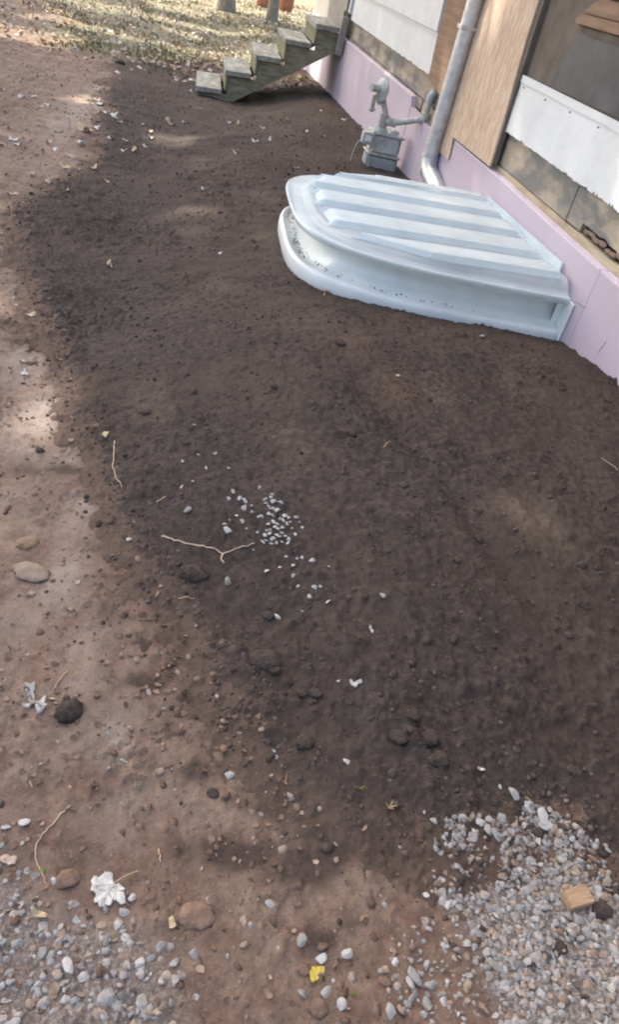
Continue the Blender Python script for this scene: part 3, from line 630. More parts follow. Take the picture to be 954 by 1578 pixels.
lx = rng.uniform(-6, 10, 14000); ly = 12.9+rng.uniform(0, 1, 14000)**1.7*26; k = ((lx < 1.9) | (ly > 16.4)) & (fbm(lx*.7, ly*.7, 3, 211) > -.15-.3*rng.uniform(0,1,14000)) & ((ly > 13.9) | (rng.uniform(0,1,14000) < .25)); lx, ly = lx[k], ly[k]
q = np.array([(-.5,-.1,0),(-.15,-.4,.1),(.5,-.05,.25),(.1,.4,.1),(-.1,0,-.02)]); qf = np.array([(0,1,4),(1,2,4),(2,3,4),(3,0,4)])
scatter('leaf_litter', [(q, qf)], np.stack([lx, ly, base_h(lx, ly)+.012], -1), rng.uniform(.05,.11,len(lx)), M_LIT, 'dry fallen leaves strewn over the far lawn and drive', tilt=.35)

# ------------------------------------------------------------------ house
M_FOAM = NT('pink_foam', .75, .3); f = M_FOAM.noise(1.3, 4, .5); c = M_FOAM.ramp(f, [(.3, (.44,.375,.44)), (.7, (.50,.435,.50))]); sm = M_FOAM.ramp(M_FOAM.noise(6, 8, .75, (1,.6,1.6)), [(.56, 0.), (.75, 1.)]); c = M_FOAM.mix(M_FOAM.math('MULTIPLY', sm, .35), c, (.34,.28,.30)); M_FOAM.color(c); M_FOAM.bump(M_FOAM.noise(120, 3, .6), .1, .001); M_FOAM = M_FOAM.m
def mat_white():
    m = NT('chalky_white_paint', .6, .35); c = m.ramp(m.noise(4, 6, .6), [(.3, (.56,.595,.61)), (.7, (.66,.69,.70))])
    ch = m.ramp(m.noise(28, 7, .7, (1,1,1)), [(.66, 0.), (.70, 1.)]); c = m.mix(m.math('MULTIPLY', ch, .5), c, (.42,.42,.40))
    st = m.ramp(m.noise(9, 6, .7, (1,.35,2.5)), [(.56, 0.), (.78, 1.)]); c = m.mix(m.math('MULTIPLY', st, .5), c, (.42,.43,.38)); sm = m.ramp(m.noise(55, 8, .8, (1,.5,1.5)), [(.58, 0.), (.66, 1.)]); c = m.mix(m.math('MULTIPLY', sm, .35), c, (.30,.30,.27)); m.color(c)
    m.bump(m.noise(40, 6, .6), .35, .003); return m.m
def mat_osb():
    m = NT('osb_strands', .75, .3)
    vo = m.n('ShaderNodeTexVoronoi'); vo.inputs['Scale'].default_value = 24; mp = m.n('ShaderNodeMapping'); mp.inputs['Scale'].default_value = (1,2.2,.5); mp.inputs['Rotation'].default_value = (R(14),0,0)
    m.l(m.tc.outputs['Object'], mp.inputs[0]); m.l(mp.outputs[0], vo.inputs['Vector']); sep = m.n('ShaderNodeSeparateColor'); m.l(vo.outputs['Color'], sep.inputs[0])
    vo2 = m.n('ShaderNodeTexVoronoi'); vo2.inputs['Scale'].default_value = 36; mp2 = m.n('ShaderNodeMapping'); mp2.inputs['Scale'].default_value = (1,1.9,.5); mp2.inputs['Rotation'].default_value = (R(-20),0,0)
    m.l(m.tc.outputs['Object'], mp2.inputs[0]); m.l(mp2.outputs[0], vo2.inputs['Vector']); sep2 = m.n('ShaderNodeSeparateColor'); m.l(vo2.outputs['Color'], sep2.inputs[0])
    a = m.math('ADD', m.math('MULTIPLY', sep.outputs[0], .6), m.math('MULTIPLY', sep2.outputs[1], .4))
    c = m.ramp(a, [(.1, (.45,.32,.225)), (.45, (.52,.395,.29)), (.7, (.57,.45,.34)), (.9, (.64,.53,.42))])
    c = m.mix(1., c, m.ramp(m.noise(60, 4, .7, (1,1,.15)), [(.3,.82),(.7,1.12)]), 'MULTIPLY'); m.color(c); m.bump(a, .35, .003); return m.m
M_WHITE, M_OSB = mat_white(), mat_osb()
def mat_sheath():
    m = NT('old_sheathing', .85, .25); c = m.ramp(m.noise(10, 7, .65, (1,.35,2)), [(.3, (.27,.23,.17)), (.6, (.40,.345,.27)), (.8, (.46,.41,.33))])
    st = m.ramp(m.noise(2.6, 5, .6, (1,.8,2.0)), [(.44, 0.), (.56, 1.)]); c = m.mix(m.math('MULTIPLY', st, .85), c, (.15,.155,.155)); m.color(c); m.bump(m.noise(50, 6, .6, (1,.2,2)), .4, .003); return m.m
M_SHEATH = mat_sheath()
M_SILL = simple('sill_wood', (.34,.28,.19), (.48,.41,.30), 14, .85, .2, .5, .003, (1,.3,2))
M_BROWNB = simple('brown_fibreboard', (.095,.080,.067), (.150,.128,.108), 5, .8, .3, .3, .002)
M_TAR = simple('tar_paper', (.030,.036,.045), (.068,.075,.085), 4, .55, .4, .4, .004)
M_LATH = simple('brown_board', (.20,.13,.085), (.29,.20,.14), 9, .85, .2, .4, .003, (1,.25,3))
M_BRICK = simple('broken_brick', (.16,.125,.10), (.26,.185,.14), 20, .9, .2, .8, .004)
M_GREYW = simple('grey_wood', (.22,.21,.19), (.36,.34,.30), 14, .85, .2, .5, .003, (4,4,.5))
M_DARK = simple('dark_core', (.03,.027,.024), (.05,.045,.04), 8, .9, .1, 0)
house = empty('house', (WALL+.3, 6, -.1)); tag(house, 'house wall with pink foam board foundation, chipped white siding and bare strand board', 'house')
HI = Matrix.Translation(house.location).inverted()
def hp(o): o.parent = house; o.matrix_parent_inverse = HI; return o
def rag(y0, y1, z, amp, step=.03, seed=1, fr=6.):
    """ragged edge points from y0 to y1"""
    n = max(2, int(abs(y1-y0)/step)); ys = np.linspace(y0, y1, n)
    zz = z+amp*(fbm(ys*fr, ys*0+seed, 4, seed, .7))*2
    return list(zip(ys, zz))
hp(MB().box(WALL+.085, WALL+.25, -2.5, 16.1, -1, 2.7).build('wall_core', M_DARK))
# foam boards (bottoms are buried)
hp(MB().prism([(-2.4,-.9),(3.4,-.9),(3.4,.5-.065)]+[(2.0,.44),(-2.4,.44)], WALL, WALL+.045).build('foam_board', M_FOAM))
hp(MB().prism([(3.404,-.9),(6.125,-.9),(6.125,.43),(5.0,.444),(3.404,.436)], WALL+.0006, WALL+.045).build('foam_board', M_FOAM))
hp(MB().prism([(6.135,-.9),(7.66,-.9),(7.66,.40),(7.45,.395),(7.0,.37),(6.6,.40),(6.135,.41)], WALL+.004, WALL+.047).build('foam_board', M_FOAM))
hp(MB().prism([(7.665,-.9),(11.0,-.9),(11.0,.462),(7.9,.475),(7.72,.468),(7.665,.40)], WALL, WALL+.045).build('foam_board', M_FOAM))
hp(MB().prism([(11.005,-.9),(16.12,-.9),(16.12,.45),(11.005,.458)], WALL+.002, WALL+.045).build('foam_board', M_FOAM))
M_FEDGE = simple('foam_edge_lit', (.60,.52,.60), (.70,.62,.69), 40, .8, .2, .2)  # paler pink paints the light caught along the board tops
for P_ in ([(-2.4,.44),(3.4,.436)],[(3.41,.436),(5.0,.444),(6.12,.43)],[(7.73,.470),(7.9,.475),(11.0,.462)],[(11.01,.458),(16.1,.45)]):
    hp(MB().prism(P_+[(a, b+.010) for a, b in P_[::-1]], WALL-.0015, WALL+.046).build('foam_edge_lit', M_FEDGE))
# small scratches in the foam by the well: pressed cuts
for (ya, za, yb, zb) in [(3.50,.245,3.38,.26),(3.10,.22,3.12,.15)]:
    hp(MB().tube([(WALL-.0005, ya, za), (WALL-.0005, yb, zb)], .0022, 6).build('scratch', M_GREYW))
# sill strips and old sheathing planks
def strip(name, y0, y1, z0, z1, x0, x1, mat, amp0=.003, amp1=.003, seed=1, step=.05):
    lo = rag(y0, y1, z0, amp0, step, seed); hi = rag(y1, y0, z1, amp1, step, seed+7)
    return hp(MB().prism(lo+hi, x0, x1).build(name, mat))
strip('sill_board', -2.4, 4.02, .40, .484, WALL+.050, WALL+.09, M_SILL, 0, .002, 3)
strip('sill_board', 4.03, 6.13, .40, .484, WALL+.052, WALL+.09, M_SILL, 0, .002, 4)
strip('sheathing_board', -2.4, 3.30, .492, .80, WALL+.058, WALL+.085, M_SHEATH, .003, 0, 5)
strip('sheathing_board', 3.86, 4.045, .492, .80, WALL+.058, WALL+.085, M_SHEATH, .003, 0, 6)
strip('sheathing_board', 3.302, 3.858, .535, .80, WALL+.0575, WALL+.085, M_SHEATH, .010, 0, 15, .02)
strip('sheathing_board', 4.052, 5.4, .490, .80, WALL+.055, WALL+.085, M_SHEATH, .002, 0, 8)
for k in range(8):
    v, f = clod_shape(rs0, I2, .4); o = hp(link('brick', np_mesh('brick', v*np.array([.012,.045,.020])*random.uniform(.7,1.15), f, smooth_=False), M_BRICK))
    o.location = (WALL+.062+random.uniform(0,.008), 3.33+k*.068+random.gauss(0,.01), .507+random.uniform(-.008,.008))
strip('sheathing_board', 6.5, 9.3, .50, .82, WALL+.058, WALL+.085, M_SHEATH, .006, 0, 18)
strip('sheathing_board', 9.31, 12.0, .50, .82, WALL+.056, WALL+.085, M_SHEATH, .006, 0, 19)
strip('sill_board', 7.5, 12.0, .41, .49, WALL+.048, WALL+.085, M_SHEATH, 0, .009, 20, .06)
strip('sill_board', 6.15, 7.48, .35, .49, WALL+.056, WALL+.085, M_SILL, 0, .006, 22, .06)
strip('wall_board', 12.62, 16.1, .44, 2.7, WALL+.03, WALL+.085, M_GREYW, 0, 0, 23)
# near siding panel with chipped bottom edge and a flat top strip
def chipped(y0, y1, z, amp, step, seed):
    ys = np.arange(y0, y1, step); v = fbm(ys*9, ys*0+3.1, 4, seed, .75); sp = np.where(rng.uniform(0,1,len(ys)) < .16, rng.uniform(.004,.022,len(ys)), 0)
    zz = z+amp*v+sp*(.5+fbm(ys*1.5, ys*0, 2, seed+1)); return list(zip(ys, zz))+[(y1, z)]
pts = chipped(-2.4, 5.30, .69, .014, .011, 31)
hp(MB().prism(pts+[(5.292,.76),(5.305,.83),(5.285,.90),(5.30,.985),(-2.4,.985)], WALL+.016, WALL+.03).build('siding_panel', M_WHITE))
hp(MB().prism([(-2.4,.972),(5.302,.972),(5.30,1.012),(-2.4,1.012)], WALL+.010, WALL+.016-.0005).build('siding_strip', M_WHITE))
hp(MB().box(WALL+.031, WALL+.058, -2.4, 5.28, .74, 1.0).build('furring', M_SILL))
# far siding: two laps
pts = chipped(7.28, 12.0, .70, .016, .02, 41)
hp(MB().prism(pts+[(12.0,1.06),(7.42,1.06)], WALL+.016, WALL+.03).build('siding_panel', M_WHITE))
hp(MB().prism([(7.46,1.015),(12.0,1.02),(12.0,1.36),(7.52,1.36)], WALL-.004, WALL+.0155).build('siding_panel', M_WHITE))
hp(MB().prism([(7.5,1.325),(12.0,1.33),(12.0,2.7),(7.6,2.7)], WALL-.022, WALL-.0045).build('siding_panel', M_WHITE))
hp(MB().box(WALL-.02, WALL+.03, 12.02, 12.13, .76, 2.7, .004).build('corner_trim', M_WHITE))
hp(MB().box(WALL+.03, WALL+.058, 7.4, 12.0, .84, 2.7).build('furring', M_SILL))
for k in range(9):
    yy = 5.15-k*.38; hp(MB().tube([(WALL+.006,yy,.952+random.gauss(0,.004)),(WALL+.017,yy,.952)], .004, 8).build('nail', M_GREYW))
for k in range(7):
    yy = 7.9+k*.5; hp(MB().tube([(WALL-.007,yy,1.05),(WALL-.003,yy,1.05)], .006, 8).build('nail', M_GREYW))
# strand board sheets
hp(MB().prism([(5.21,.47),(6.14,.455),(6.10,.305),(6.50,.295),(6.50,2.7),(5.33,2.7),(5.31,1.2),(5.24,.8)], WALL-.016, WALL-.004).build('strand_board', M_OSB))
hp(MB().prism([(6.508,.60),(7.30,.68),(7.38,1.0),(7.44,2.7),(6.508,2.7)], WALL-.010, WALL+.003).build('strand_board', M_LATH))
hp(MB().prism([(5.21,.49),(6.12,.49),(6.12,2.7),(5.32,2.7)], WALL-.0035, WALL+.03).build('backing_board', M_BROWNB))
# brown fibreboard above the siding, tar paper, boards
hp(MB().prism([(-2.4,1.0),(5.30,1.0),(5.33,2.7),(-2.4,2.7)], WALL+.032, WALL+.058).build('fibreboard', M_BROWNB))
hp(MB().prism([(-2.4,1.02),(4.80,1.02),(4.78,1.12),(4.735,1.19),(4.70,1.25),(4.665,1.305),(4.45,1.29),(-2.4,1.285)], WALL+.026, WALL+.0315).build('tar_paper', M_TAR))
hp(MB().prism([(-2.4,1.325),(4.71,1.335),(4.735,1.35),(4.69,1.383),(-2.4,1.375)], WALL+.004, WALL+.031).build('wood_board', M_LATH))
hp(MB().prism([(-2.4,1.379),(4.68,1.387),(4.60,1.43),(4.50,1.462),(-2.4,1.46)], WALL+.008, WALL+.031).build('wood_board', M_LATH))
hp(MB().prism([(-2.4,1.468),(4.45,1.470),(4.38,1.60),(-2.4,1.60)], WALL-.002, WALL+.0305).build('wood_board', M_LATH))
hp(MB().box(WALL-.45, WALL+3.0, -2.6, 16.4, 2.72, 2.8).build('roof', simple('roof_soffit', (.3,.3,.29), (.4,.4,.39), 5)))

# ------------------------------------------------------------------ downspout
M_GALV = simple('galvanised', (.45,.47,.48), (.62,.64,.65), 22, .45, .5, .2, .001, None, 6, .35, .65, .6)
ds = empty('downspout', (1.925, 6.40, .2)); tag(ds, 'round galvanised downspout with an elbow at its foot beside the bare strand board', 'downspout')
DI = Matrix.Translation(ds.location).inverted()
def dp(o): o.parent = ds; o.matrix_parent_inverse = DI; return o
dp(MB().tube([(1.925,6.41,.26),(1.925,6.40,1.3),(1.925,6.40,2.68)], .061, 24).build('pipe', M_GALV, None, True, 60))
E0 = [(1.925,6.41,.34),(1.925,6.41,.25),(1.925,6.40,.20),(1.928,6.365,.16),(1.933,6.30,.135),(1.938,6.21,.118),(1.942,6.08,.095),(1.942,5.85,.04),(1.942,5.60,-.04)]
dp(MB().tube(E0, [.066,.066,.067,.068,.068,.068,.068,.068,.070], 24).build('elbow', M_GALV, None, True, 60))
for z_, r in ((.335,.0695),(.245,.0695)): dp(MB().tube([(1.925,6.41,z_-.006),(1.925,6.41,z_+.006)], r, 24).build('seam_ring', M_GALV, None, True, 60))
dp(MB().tube([(1.930,6.345,.150),(1.931,6.335,.146)], .0715, 24).build('seam_ring', M_GALV, None, True, 60))
dp(MB().box(1.86,1.99,6.34,6.46,1.12,1.145,.002).build('bracket', M_GALV))

# ------------------------------------------------------------------ gas meter
M_MET = simple('meter_grey', (.34,.36,.34), (.52,.54,.52), 14, .55, .35, .2, .001)
M_METD = simple('meter_body_grey', (.22,.26,.26), (.38,.41,.40), 9, .6, .35, .3, .002)
M_BRASS = simple('dull_fitting', (.30,.29,.24), (.42,.40,.33), 30, .5, .4, .2, .001)
gm = empty('gas_meter', (1.72, 7.35, -.1)); tag(gm, 'grey gas meter with round regulator and pipe into the pink foam wall', 'gas meter')
GI = Matrix.Translation(gm.location).inverted()
def gp(o): o.parent = gm; o.matrix_parent_inverse = GI; return o
def g_at(px, py, Y=7.30): r = ray(px, py); return CAM+r*(Y/r[1])
bl, br, tl_, tr_ = g_at(561,262), g_at(609,268), g_at(566,200), g_at(614,206)
bw0, bw1, bz0, bz1 = bl[0], br[0], min(bl[2],br[2])-.05, (tl_[2]+tr_[2])/2-.01
print('meter', bl, br, tl_, tr_)
tz0 = bz1; H = bz1-bz0; xm = (bw0+bw1)/2; hw = (bw1-bw0)/2
gp(MB().box(bw0, bw1, 7.30, 7.52, bz0, bz0+H*.52, .022, 3).build('body', M_METD, None, True))
gp(MB().box(bw0+.008, bw1-.004, 7.315, 7.505, bz0+H*.50, bz1, .03, 3).build('body_top', M_MET, None, True))
gp(MB().box(bw0-.008, bw1+.010, 7.292, 7.528, bz0+H*.50, bz0+H*.535, .004, 1).build('seam_flange', M_MET))
gp(MB().box(bw0-.006, bw1+.012, 7.295, 7.52, bz1-.024, bz1-.006, .005, 1).build('top_flange', M_MET))
for k in range(4):
    xx = bw0+.02+k*(bw1-bw0-.04)/3; gp(MB().tube([(xx,7.287,bz0+H*.517),(xx,7.30,bz0+H*.517)], .009, 8).build('bolt', M_BRASS))
for xx in (bw0+.025, bw1-.03): gp(MB().tube([(xx,7.282,bz0+.09),(xx,7.305,bz0+.09)], .014, 10).build('bolt', M_BRASS))
ix = g_at(561,203)[0]; iz1 = g_at(568,202)[2]; iz0 = g_at(568,221)[2]
gp(MB().box(ix-.01, ix+.085, 7.235, 7.33, iz0, iz1, .008, 2).build('index_box', M_MET))
ib = gp(MB().box(ix+.006, ix+.070, 7.2335, 7.236, iz0+.025, iz1-.022, .001).build('index_face', simple('index_face', (.55,.57,.58), (.7,.72,.72), 60, .4)))
for q in (0, 1): gp(MB().box(ix+.012+q*.028, ix+.034+q*.028, 7.2315, 7.2340, iz0+.03, iz1-.03).build('dial_window', simple('dial_window%d' % q, (.72,.74,.74), (.82,.84,.84), 50, .2)))
gp(MB().tube([(xm+.07,7.41,tz0-.01),(xm+.07,7.41,tz0+.02),(xm+.07,7.41,tz0+.035)], [.05,.042,.012], 16).build('outlet_boss', M_MET, None, True))
for q in range(5): gp(MB().tube([(bw0+.02+q*(bw1-bw0-.04)/4,7.305,tz0-.008),(bw0+.02+q*(bw1-bw0-.04)/4,7.305,tz0+.006)], .008, 6).build('bolt', M_BRASS))
# top cover dome and riser
cx_ = xm+.03; tz = bz1
gp(MB().tube([(xm-.06,7.40,tz-.01),(xm-.06,7.40,tz+.03),(xm-.05,7.40,tz+.05)], [.07,.06,.02], 16).build('inlet_boss', M_MET, None, True))
rT = g_at(590,150,7.38); rB = g_at(592,185,7.38); oT = g_at(597,186,7.38)
gp(MB().tube([(rB[0],7.38,tz-.02),(rB[0],7.38,tz+.035)], .038, 16).build('union_nut', M_BRASS, None, True))
gp(MB().tube([(rB[0],7.38,tz+.03),(rB[0],7.38,rB[2]+.05),(rT[0],7.38,rT[2])], .026, 14).build('riser_pipe', M_MET, None, True))
gp(MB().tube([(rB[0],7.38,rB[2]-.045),(rB[0],7.38,rB[2]+.045)], .042, 14).build('tee_fitting', M_BRASS, None, True))
for dz in (0, .03): gp(MB().tube([(rT[0],7.38,rT[2]-.03-dz),(rT[0],7.38,rT[2]-.014-dz)], .042, 6).build('hex_nut', M_MET))
# regulator: vertical round diaphragm case with a side cap and a vent
rc = g_at(589,137,7.38)
R0 = Vector((rc[0], 7.38, rc[2])); ax = Vector((-.93,-.36,0))
def rd(a, b, r0, r1=None, seg=24): return MB().tube([R0+ax*a, R0+ax*b], [r0, r1 or r0], seg)
gp(MB().tube([R0+ax*-.035, R0+ax*-.012, R0+ax*0, R0+ax*.012, R0+ax*.03], [.05,.082,.094,.082,.04], 28).build('regulator_case', M_MET, None, True, 50))
gp(rd(-.006,.006,.102).build('regulator_rim', M_MET, None, True))
gp(rd(.025,.105,.032).build('spring_cap', M_MET, None, True)); gp(rd(.10,.113,.035).build('cap_lip', M_MET, None, True))
gp(MB().tube([R0+Vector((0,0,-.03)), R0+Vector((0,0,-.09)), (rT[0],7.38,rT[2]-.02)], .032, 12).build('regulator_neck', M_MET, None, True))
vt = g_at(577,150,7.36); vb = g_at(573,168,7.36)
gp(MB().tube([R0+ax*.02+Vector((0,0,-.05)), (vt[0],7.36,vt[2]+.01), (vb[0],7.36,vb[2]+.02), (vb[0],7.36,vb[2]-.02)], .019, 10).build('vent_pipe', M_BRASS, None, True))
gp(MB().tube([(vb[0],7.36,vb[2]-.005),(vb[0],7.36,vb[2]+.005)], .036, 14).build('vent_cap', M_MET, None, True))
# outlet pipe to the wall
zp = rB[2]; pe = g_at(654,188,7.15); 
gp(MB().tube([(rB[0],7.38,zp),(rB[0]+.11,7.34,zp)], .035, 14).build('valve', M_MET, None, True))
gp(MB().tube([(rB[0]+.09,7.345,zp),(pe[0]-.03,7.17,pe[2]+.01),(pe[0]-.005,7.155,pe[2]+.02),(pe[0],7.15,pe[2]+.05),(pe[0],7.15,pe[2]+.20)], .025, 14).build('outlet_pipe', M_MET, None, True))
gp(MB().tube([(pe[0]-.05,7.18,pe[2]+.008),(pe[0]-.01,7.157,pe[2]+.012),(pe[0]+.002,7.15,pe[2]+.035),(pe[0]+.002,7.15,pe[2]+.07)], .034, 14).build('elbow_fitting', M_MET, None, True))
zt = pe[2]+.20
gp(MB().tube([(pe[0],7.15,zt-.05),(pe[0],7.15,zt),(pe[0]+.02,7.15,zt+.035),(pe[0]+.06,7.15,zt+.045),(pe[0]+.14,7.15,zt+.045)], .034, 14).build('elbow_fitting', M_MET, None, True))
# seal wire
wp = [g_at(*q, 7.26) for q in [(561,216),(553,217),(547,226),(542,240),(538,256),(536,264)]]
gp(MB().tube(wp, .004, 6).build('wire', simple('wire_white', (.5,.5,.48), (.6,.6,.58), 30), None, True))
wp = [(rB[0]+.03,7.33,zp+.03), (rB[0]+.15,7.28,zp+.05), (rB[0]+.25,7.2,zp+.10)]
gp(MB().tube(wp, .003, 6).build('seal_wire', M_MET, None, True))

# ------------------------------------------------------------------ window well and its cover
def se(th, r=1., off=0.):
    """superellipse half plan, th -90..90 deg; off = outward offset"""
    c, s_ = math.cos(th), math.sin(th)
    def pt(t):
        c, s2 = max(math.cos(t), 0), math.sin(t)
        return Vector((WCX-WLX*r*c**(2/WN), WCY+WLY*r*math.copysign(abs(s2)**(2/WN), s2)))
    p = pt(th)
    if off:
        e = .004; a, b = pt(min(th+e, math.pi/2)), pt(max(th-e, -math.pi/2)); t = (a-b)
        if t.length < 1e-8: t = Vector((1,0)) if th > 0 else Vector((-1,0))
        t.normalize(); nrm_ = Vector((-t.y, t.x)); 
        if nrm_.dot(p-Vector((WCX, WCY))) < 0: nrm_ = -nrm_
        p = p+nrm_*off
        p.x = min(p.x, WCX)
    return p
NTH = 120
def ths(): # even arc spacing
    t = np.linspace(-math.pi/2, math.pi/2, 1200); P = np.array([se(q)[:] for q in t]); L = np.concatenate([[0], np.cumsum(np.hypot(*np.diff(P, axis=0).T))])
    return np.interp(np.linspace(0, L[-1], NTH), L, t)
TH = ths()
M_WELL = NT('white_well_plastic', .38, .5); c = M_WELL.ramp(M_WELL.noise(7, 5, .6), [(.3, (.62,.66,.64)), (.7, (.72,.76,.74))])
dirt_ = M_WELL.ramp(M_WELL.noise(26, 7, .75), [(.63, 0.), (.72, 1.)]); c = M_WELL.mix(M_WELL.math('MULTIPLY', dirt_, .35), c, (.30,.25,.2)); M_WELL.color(c); M_WELL = M_WELL.m
well = empty('window_well', (WCX-.6, WCY, -.05)); tag(well, 'white plastic window well bowed out from the foam foundation wall', 'window well')
WI = Matrix.Translation(well.location).inverted()
def wpar(o): o.parent = well; o.matrix_parent_inverse = WI; return o
def shell(profile, name, mat, var=None):
    V, F = [], []; m = None
    for i, t in enumerate(TH):
        pr = profile if var is None else var(i, t)
        m = len(pr)
        for (d, z) in pr: p = se(t, 1, d-.045); V.append((p.x, p.y, z))
    for i in range(NTH-1):
        for j in range(m-1): a = i*m+j; F.append((a, a+m, a+m+1, a+1))
    me = np_mesh(name, V, F); o = link(name, me, mat); o.modifiers.new('solid', 'SOLIDIFY').thickness = .006; return o
def vprof(i, t):
    g = max(0, 1-abs((math.degrees(t)-2)/34.))**.5 if abs(math.degrees(t)-2) < 34 else 0     # open groove round the nose
    w = -.012*g
    return [(.020,.232),(-.010,.228),(-.036,.205),(-.058-.02*g,.17),(-.060-.02*g,.135),(-.045-.02*g,.108-.05*g),(.018-.03*g,.088-.08*g),(.042+w*.5,.080-.04*g),(.055+w,.082),(.068+w,.076),(.075+w,.06),(.077+w,.03),(.074+w,.0),(.04+w*.5,-.05),(.0,-.12),(.0,-.9)]
wpar(shell(None, 'well_shell', M_WELL, vprof))
P_, S_ = [], []
for q in range(420):
    t = random.uniform(-1.45, .9); a_ = se(t, 1, random.uniform(-.02,.028)-.045); P_.append((a_.x, a_.y, .083+random.uniform(0,.002)*4)); S_.append(random.uniform(.0015,.005)*random.uniform(.5,1.3))
scatter('ledge_crumbs', CL1, np.array(P_), S_, M_CRUMB, 'soil crumbs spilled on the ledge of the white window well', True)
for s_ in (-1, 1):
    y0 = WCY+s_*(WLY-.055); ya, yb = sorted((y0, y0+s_*.10))
    wpar(MB().box(WALL-.014, WALL-.002, ya, yb, -.30, .232, .003).build('wall_flange', M_WELL))
    wpar(MB().box(WALL-.045, WALL-.0145, yb-.012 if s_ < 0 else ya, yb if s_ < 0 else ya+.012, -.3, .205, .002).build('flange_rib', M_WELL))
hpz = MB().box(WALL-.16, WALL-.06, WCY-WLY-.012, WCY-WLY+.02, .012, .030, .004).build('broken_lip', M_WELL); wpar(hpz)

def mat_clear():
    m = bpy.data.materials.new('clear_polycarbonate'); m.use_nodes = True; t = m.node_tree; t.nodes.clear()
    out = t.nodes.new('ShaderNodeOutputMaterial'); tr = t.nodes.new('ShaderNodeBsdfTransparent'); tr.inputs[0].default_value = (.93,.98,1,1)
    gl = t.nodes.new('ShaderNodeBsdfGlossy'); gl.inputs['Roughness'].default_value = .22; gl.inputs[0].default_value = (.95,.97,1,1)
    df = t.nodes.new('ShaderNodeBsdfDiffuse'); df.inputs[0].default_value = (.87,.94,.95,1)
    tl = t.nodes.new('ShaderNodeBsdfTranslucent'); tl.inputs[0].default_value = (.87,.95,.96,1)
    tc = t.nodes.new('ShaderNodeTexCoord'); no = t.nodes.new('ShaderNodeTexNoise'); no.inputs['Scale'].default_value = 5; no.inputs['Detail'].default_value = 6; t.links.new(tc.outputs['Object'], no.inputs[0])
    rp = t.nodes.new('ShaderNodeValToRGB'); rp.color_ramp.elements[0].position = .3; rp.color_ramp.elements[0].color = (.50,)*3+(1,); rp.color_ramp.elements[1].position = .75; rp.color_ramp.elements[1].color = (.66,)*3+(1,); t.links.new(no.outputs['Fac'], rp.inputs[0])
    m0 = t.nodes.new('ShaderNodeMixShader'); m0.inputs[0].default_value = .25; t.links.new(df.outputs[0], m0.inputs[1]); t.links.new(tl.outputs[0], m0.inputs[2])
    m1 = t.nodes.new('ShaderNodeMixShader'); t.links.new(rp.outputs[0], m1.inputs[0]); t.links.new(tr.outputs[0], m1.inputs[1]); t.links.new(m0.outputs[0], m1.inputs[2])
    fr = t.nodes.new('ShaderNodeFresnel'); fr.inputs['IOR'].default_value = 1.45
    m2 = t.nodes.new('ShaderNodeMixShader'); fm = t.nodes.new('ShaderNodeMath'); fm.operation = 'MULTIPLY'; fm.inputs[1].default_value = .35; t.links.new(fr.outputs[0], fm.inputs[0]); t.links.new(fm.outputs[0], m2.inputs[0]); t.links.new(m1.outputs[0], m2.inputs[1]); t.links.new(gl.outputs[0], m2.inputs[2])
    no2 = t.nodes.new('ShaderNodeTexNoise'); no2.inputs['Scale'].default_value = 14; t.links.new(tc.outputs['Object'], no2.inputs[0])
    bp = t.nodes.new('ShaderNodeBump'); bp.inputs['Strength'].default_value = .12; bp.inputs['Distance'].default_value = .01; t.links.new(no2.outputs['Fac'], bp.inputs['Height']); t.links.new(bp.outputs[0], gl.inputs['Normal'])
    t.links.new(m2.outputs[0], out.inputs[0]); return m
M_CLEAR = mat_clear()
cover = empty('well_cover', (WCX-.6, WCY, .235)); tag(cover, 'clear ribbed plastic cover resting on the white window well', 'window well cover')
CI = Matrix.Translation(cover.location).inverted()
def cp(o): o.parent = cover; o.matrix_parent_inverse = CI; return o
CIi = CI
def lid_z(x, y, r):
    u = (WCX-x)/WLX                                   # 0 wall .. 1 nose
    return .246+.045*(1-u)*smooth(1.0, .86, r)+.016*smooth(.95, .92, r)
def rib(ya, yb, h=.030, rend=.93):
    """raised moulding with sloping sides and a rounded nose"""
    n = 44; rows = []; ym = (ya+yb)/2
    def xl(y, rr): return WCX-WLX*rr*max(0, 1-(abs(y-WCY)/(WLY*rr))**WN)**(1/WN)
    prof = [(0,0),(.016,.86),(.022,1.),(yb-ya-.022,1.),(yb-ya-.016,.86),(yb-ya,0)]
    bm = bmesh.new()
    for i in range(n):
        row = []
        for k, (dy, hh) in enumerate(prof):
            y = ya+dy; xa = max(xl(y, rend), WCX-WLX*.92)+(.03 if hh > .9 else 0); xb = WCX-.055-(.02 if hh > .9 else 0)
            t = i/(n-1); x = xa+(xb-xa)*t; e = smooth(0, .03, t)*smooth(1, .985, t)
            row.append(bm.verts.new((x, y, float(lid_z(x, y, .8))+.0015+h*hh*float(e))))
        rows.append(row)
    for a, b in zip(rows, rows[1:]):
        for k in range(len(prof)-1): bm.faces.new((a[k], b[k], b[k+1], a[k+1]))
    bmesh.ops.recalc_face_normals(bm, faces=bm.faces[:]); me = bpy.data.meshes.new('rib'); bm.to_mesh(me); bm.free()
    o = cp(link('rib', me, M_CLEAR))
    for yy in (ya+.019, yb-.019):                     # white beads painting the highlights along the rib edges
        P = []
        for i in range(30):
            t = .03+.95*i/29; xa = max(xl(yy, rend), WCX-WLX*.92); x = xa+(WCX-.06-xa)*t; P.append((x, yy, float(lid_z(x, yy, .8))+h+.0005))
        b = MB().tube(P, .0026, 6).build('highlight_bead', M_EDGE, None, True); b.parent = o
    return o
M_EDGE = simple('edge_highlight', (.80,.84,.86), (.90,.93,.94), 12, .2, .6, .1, .001)
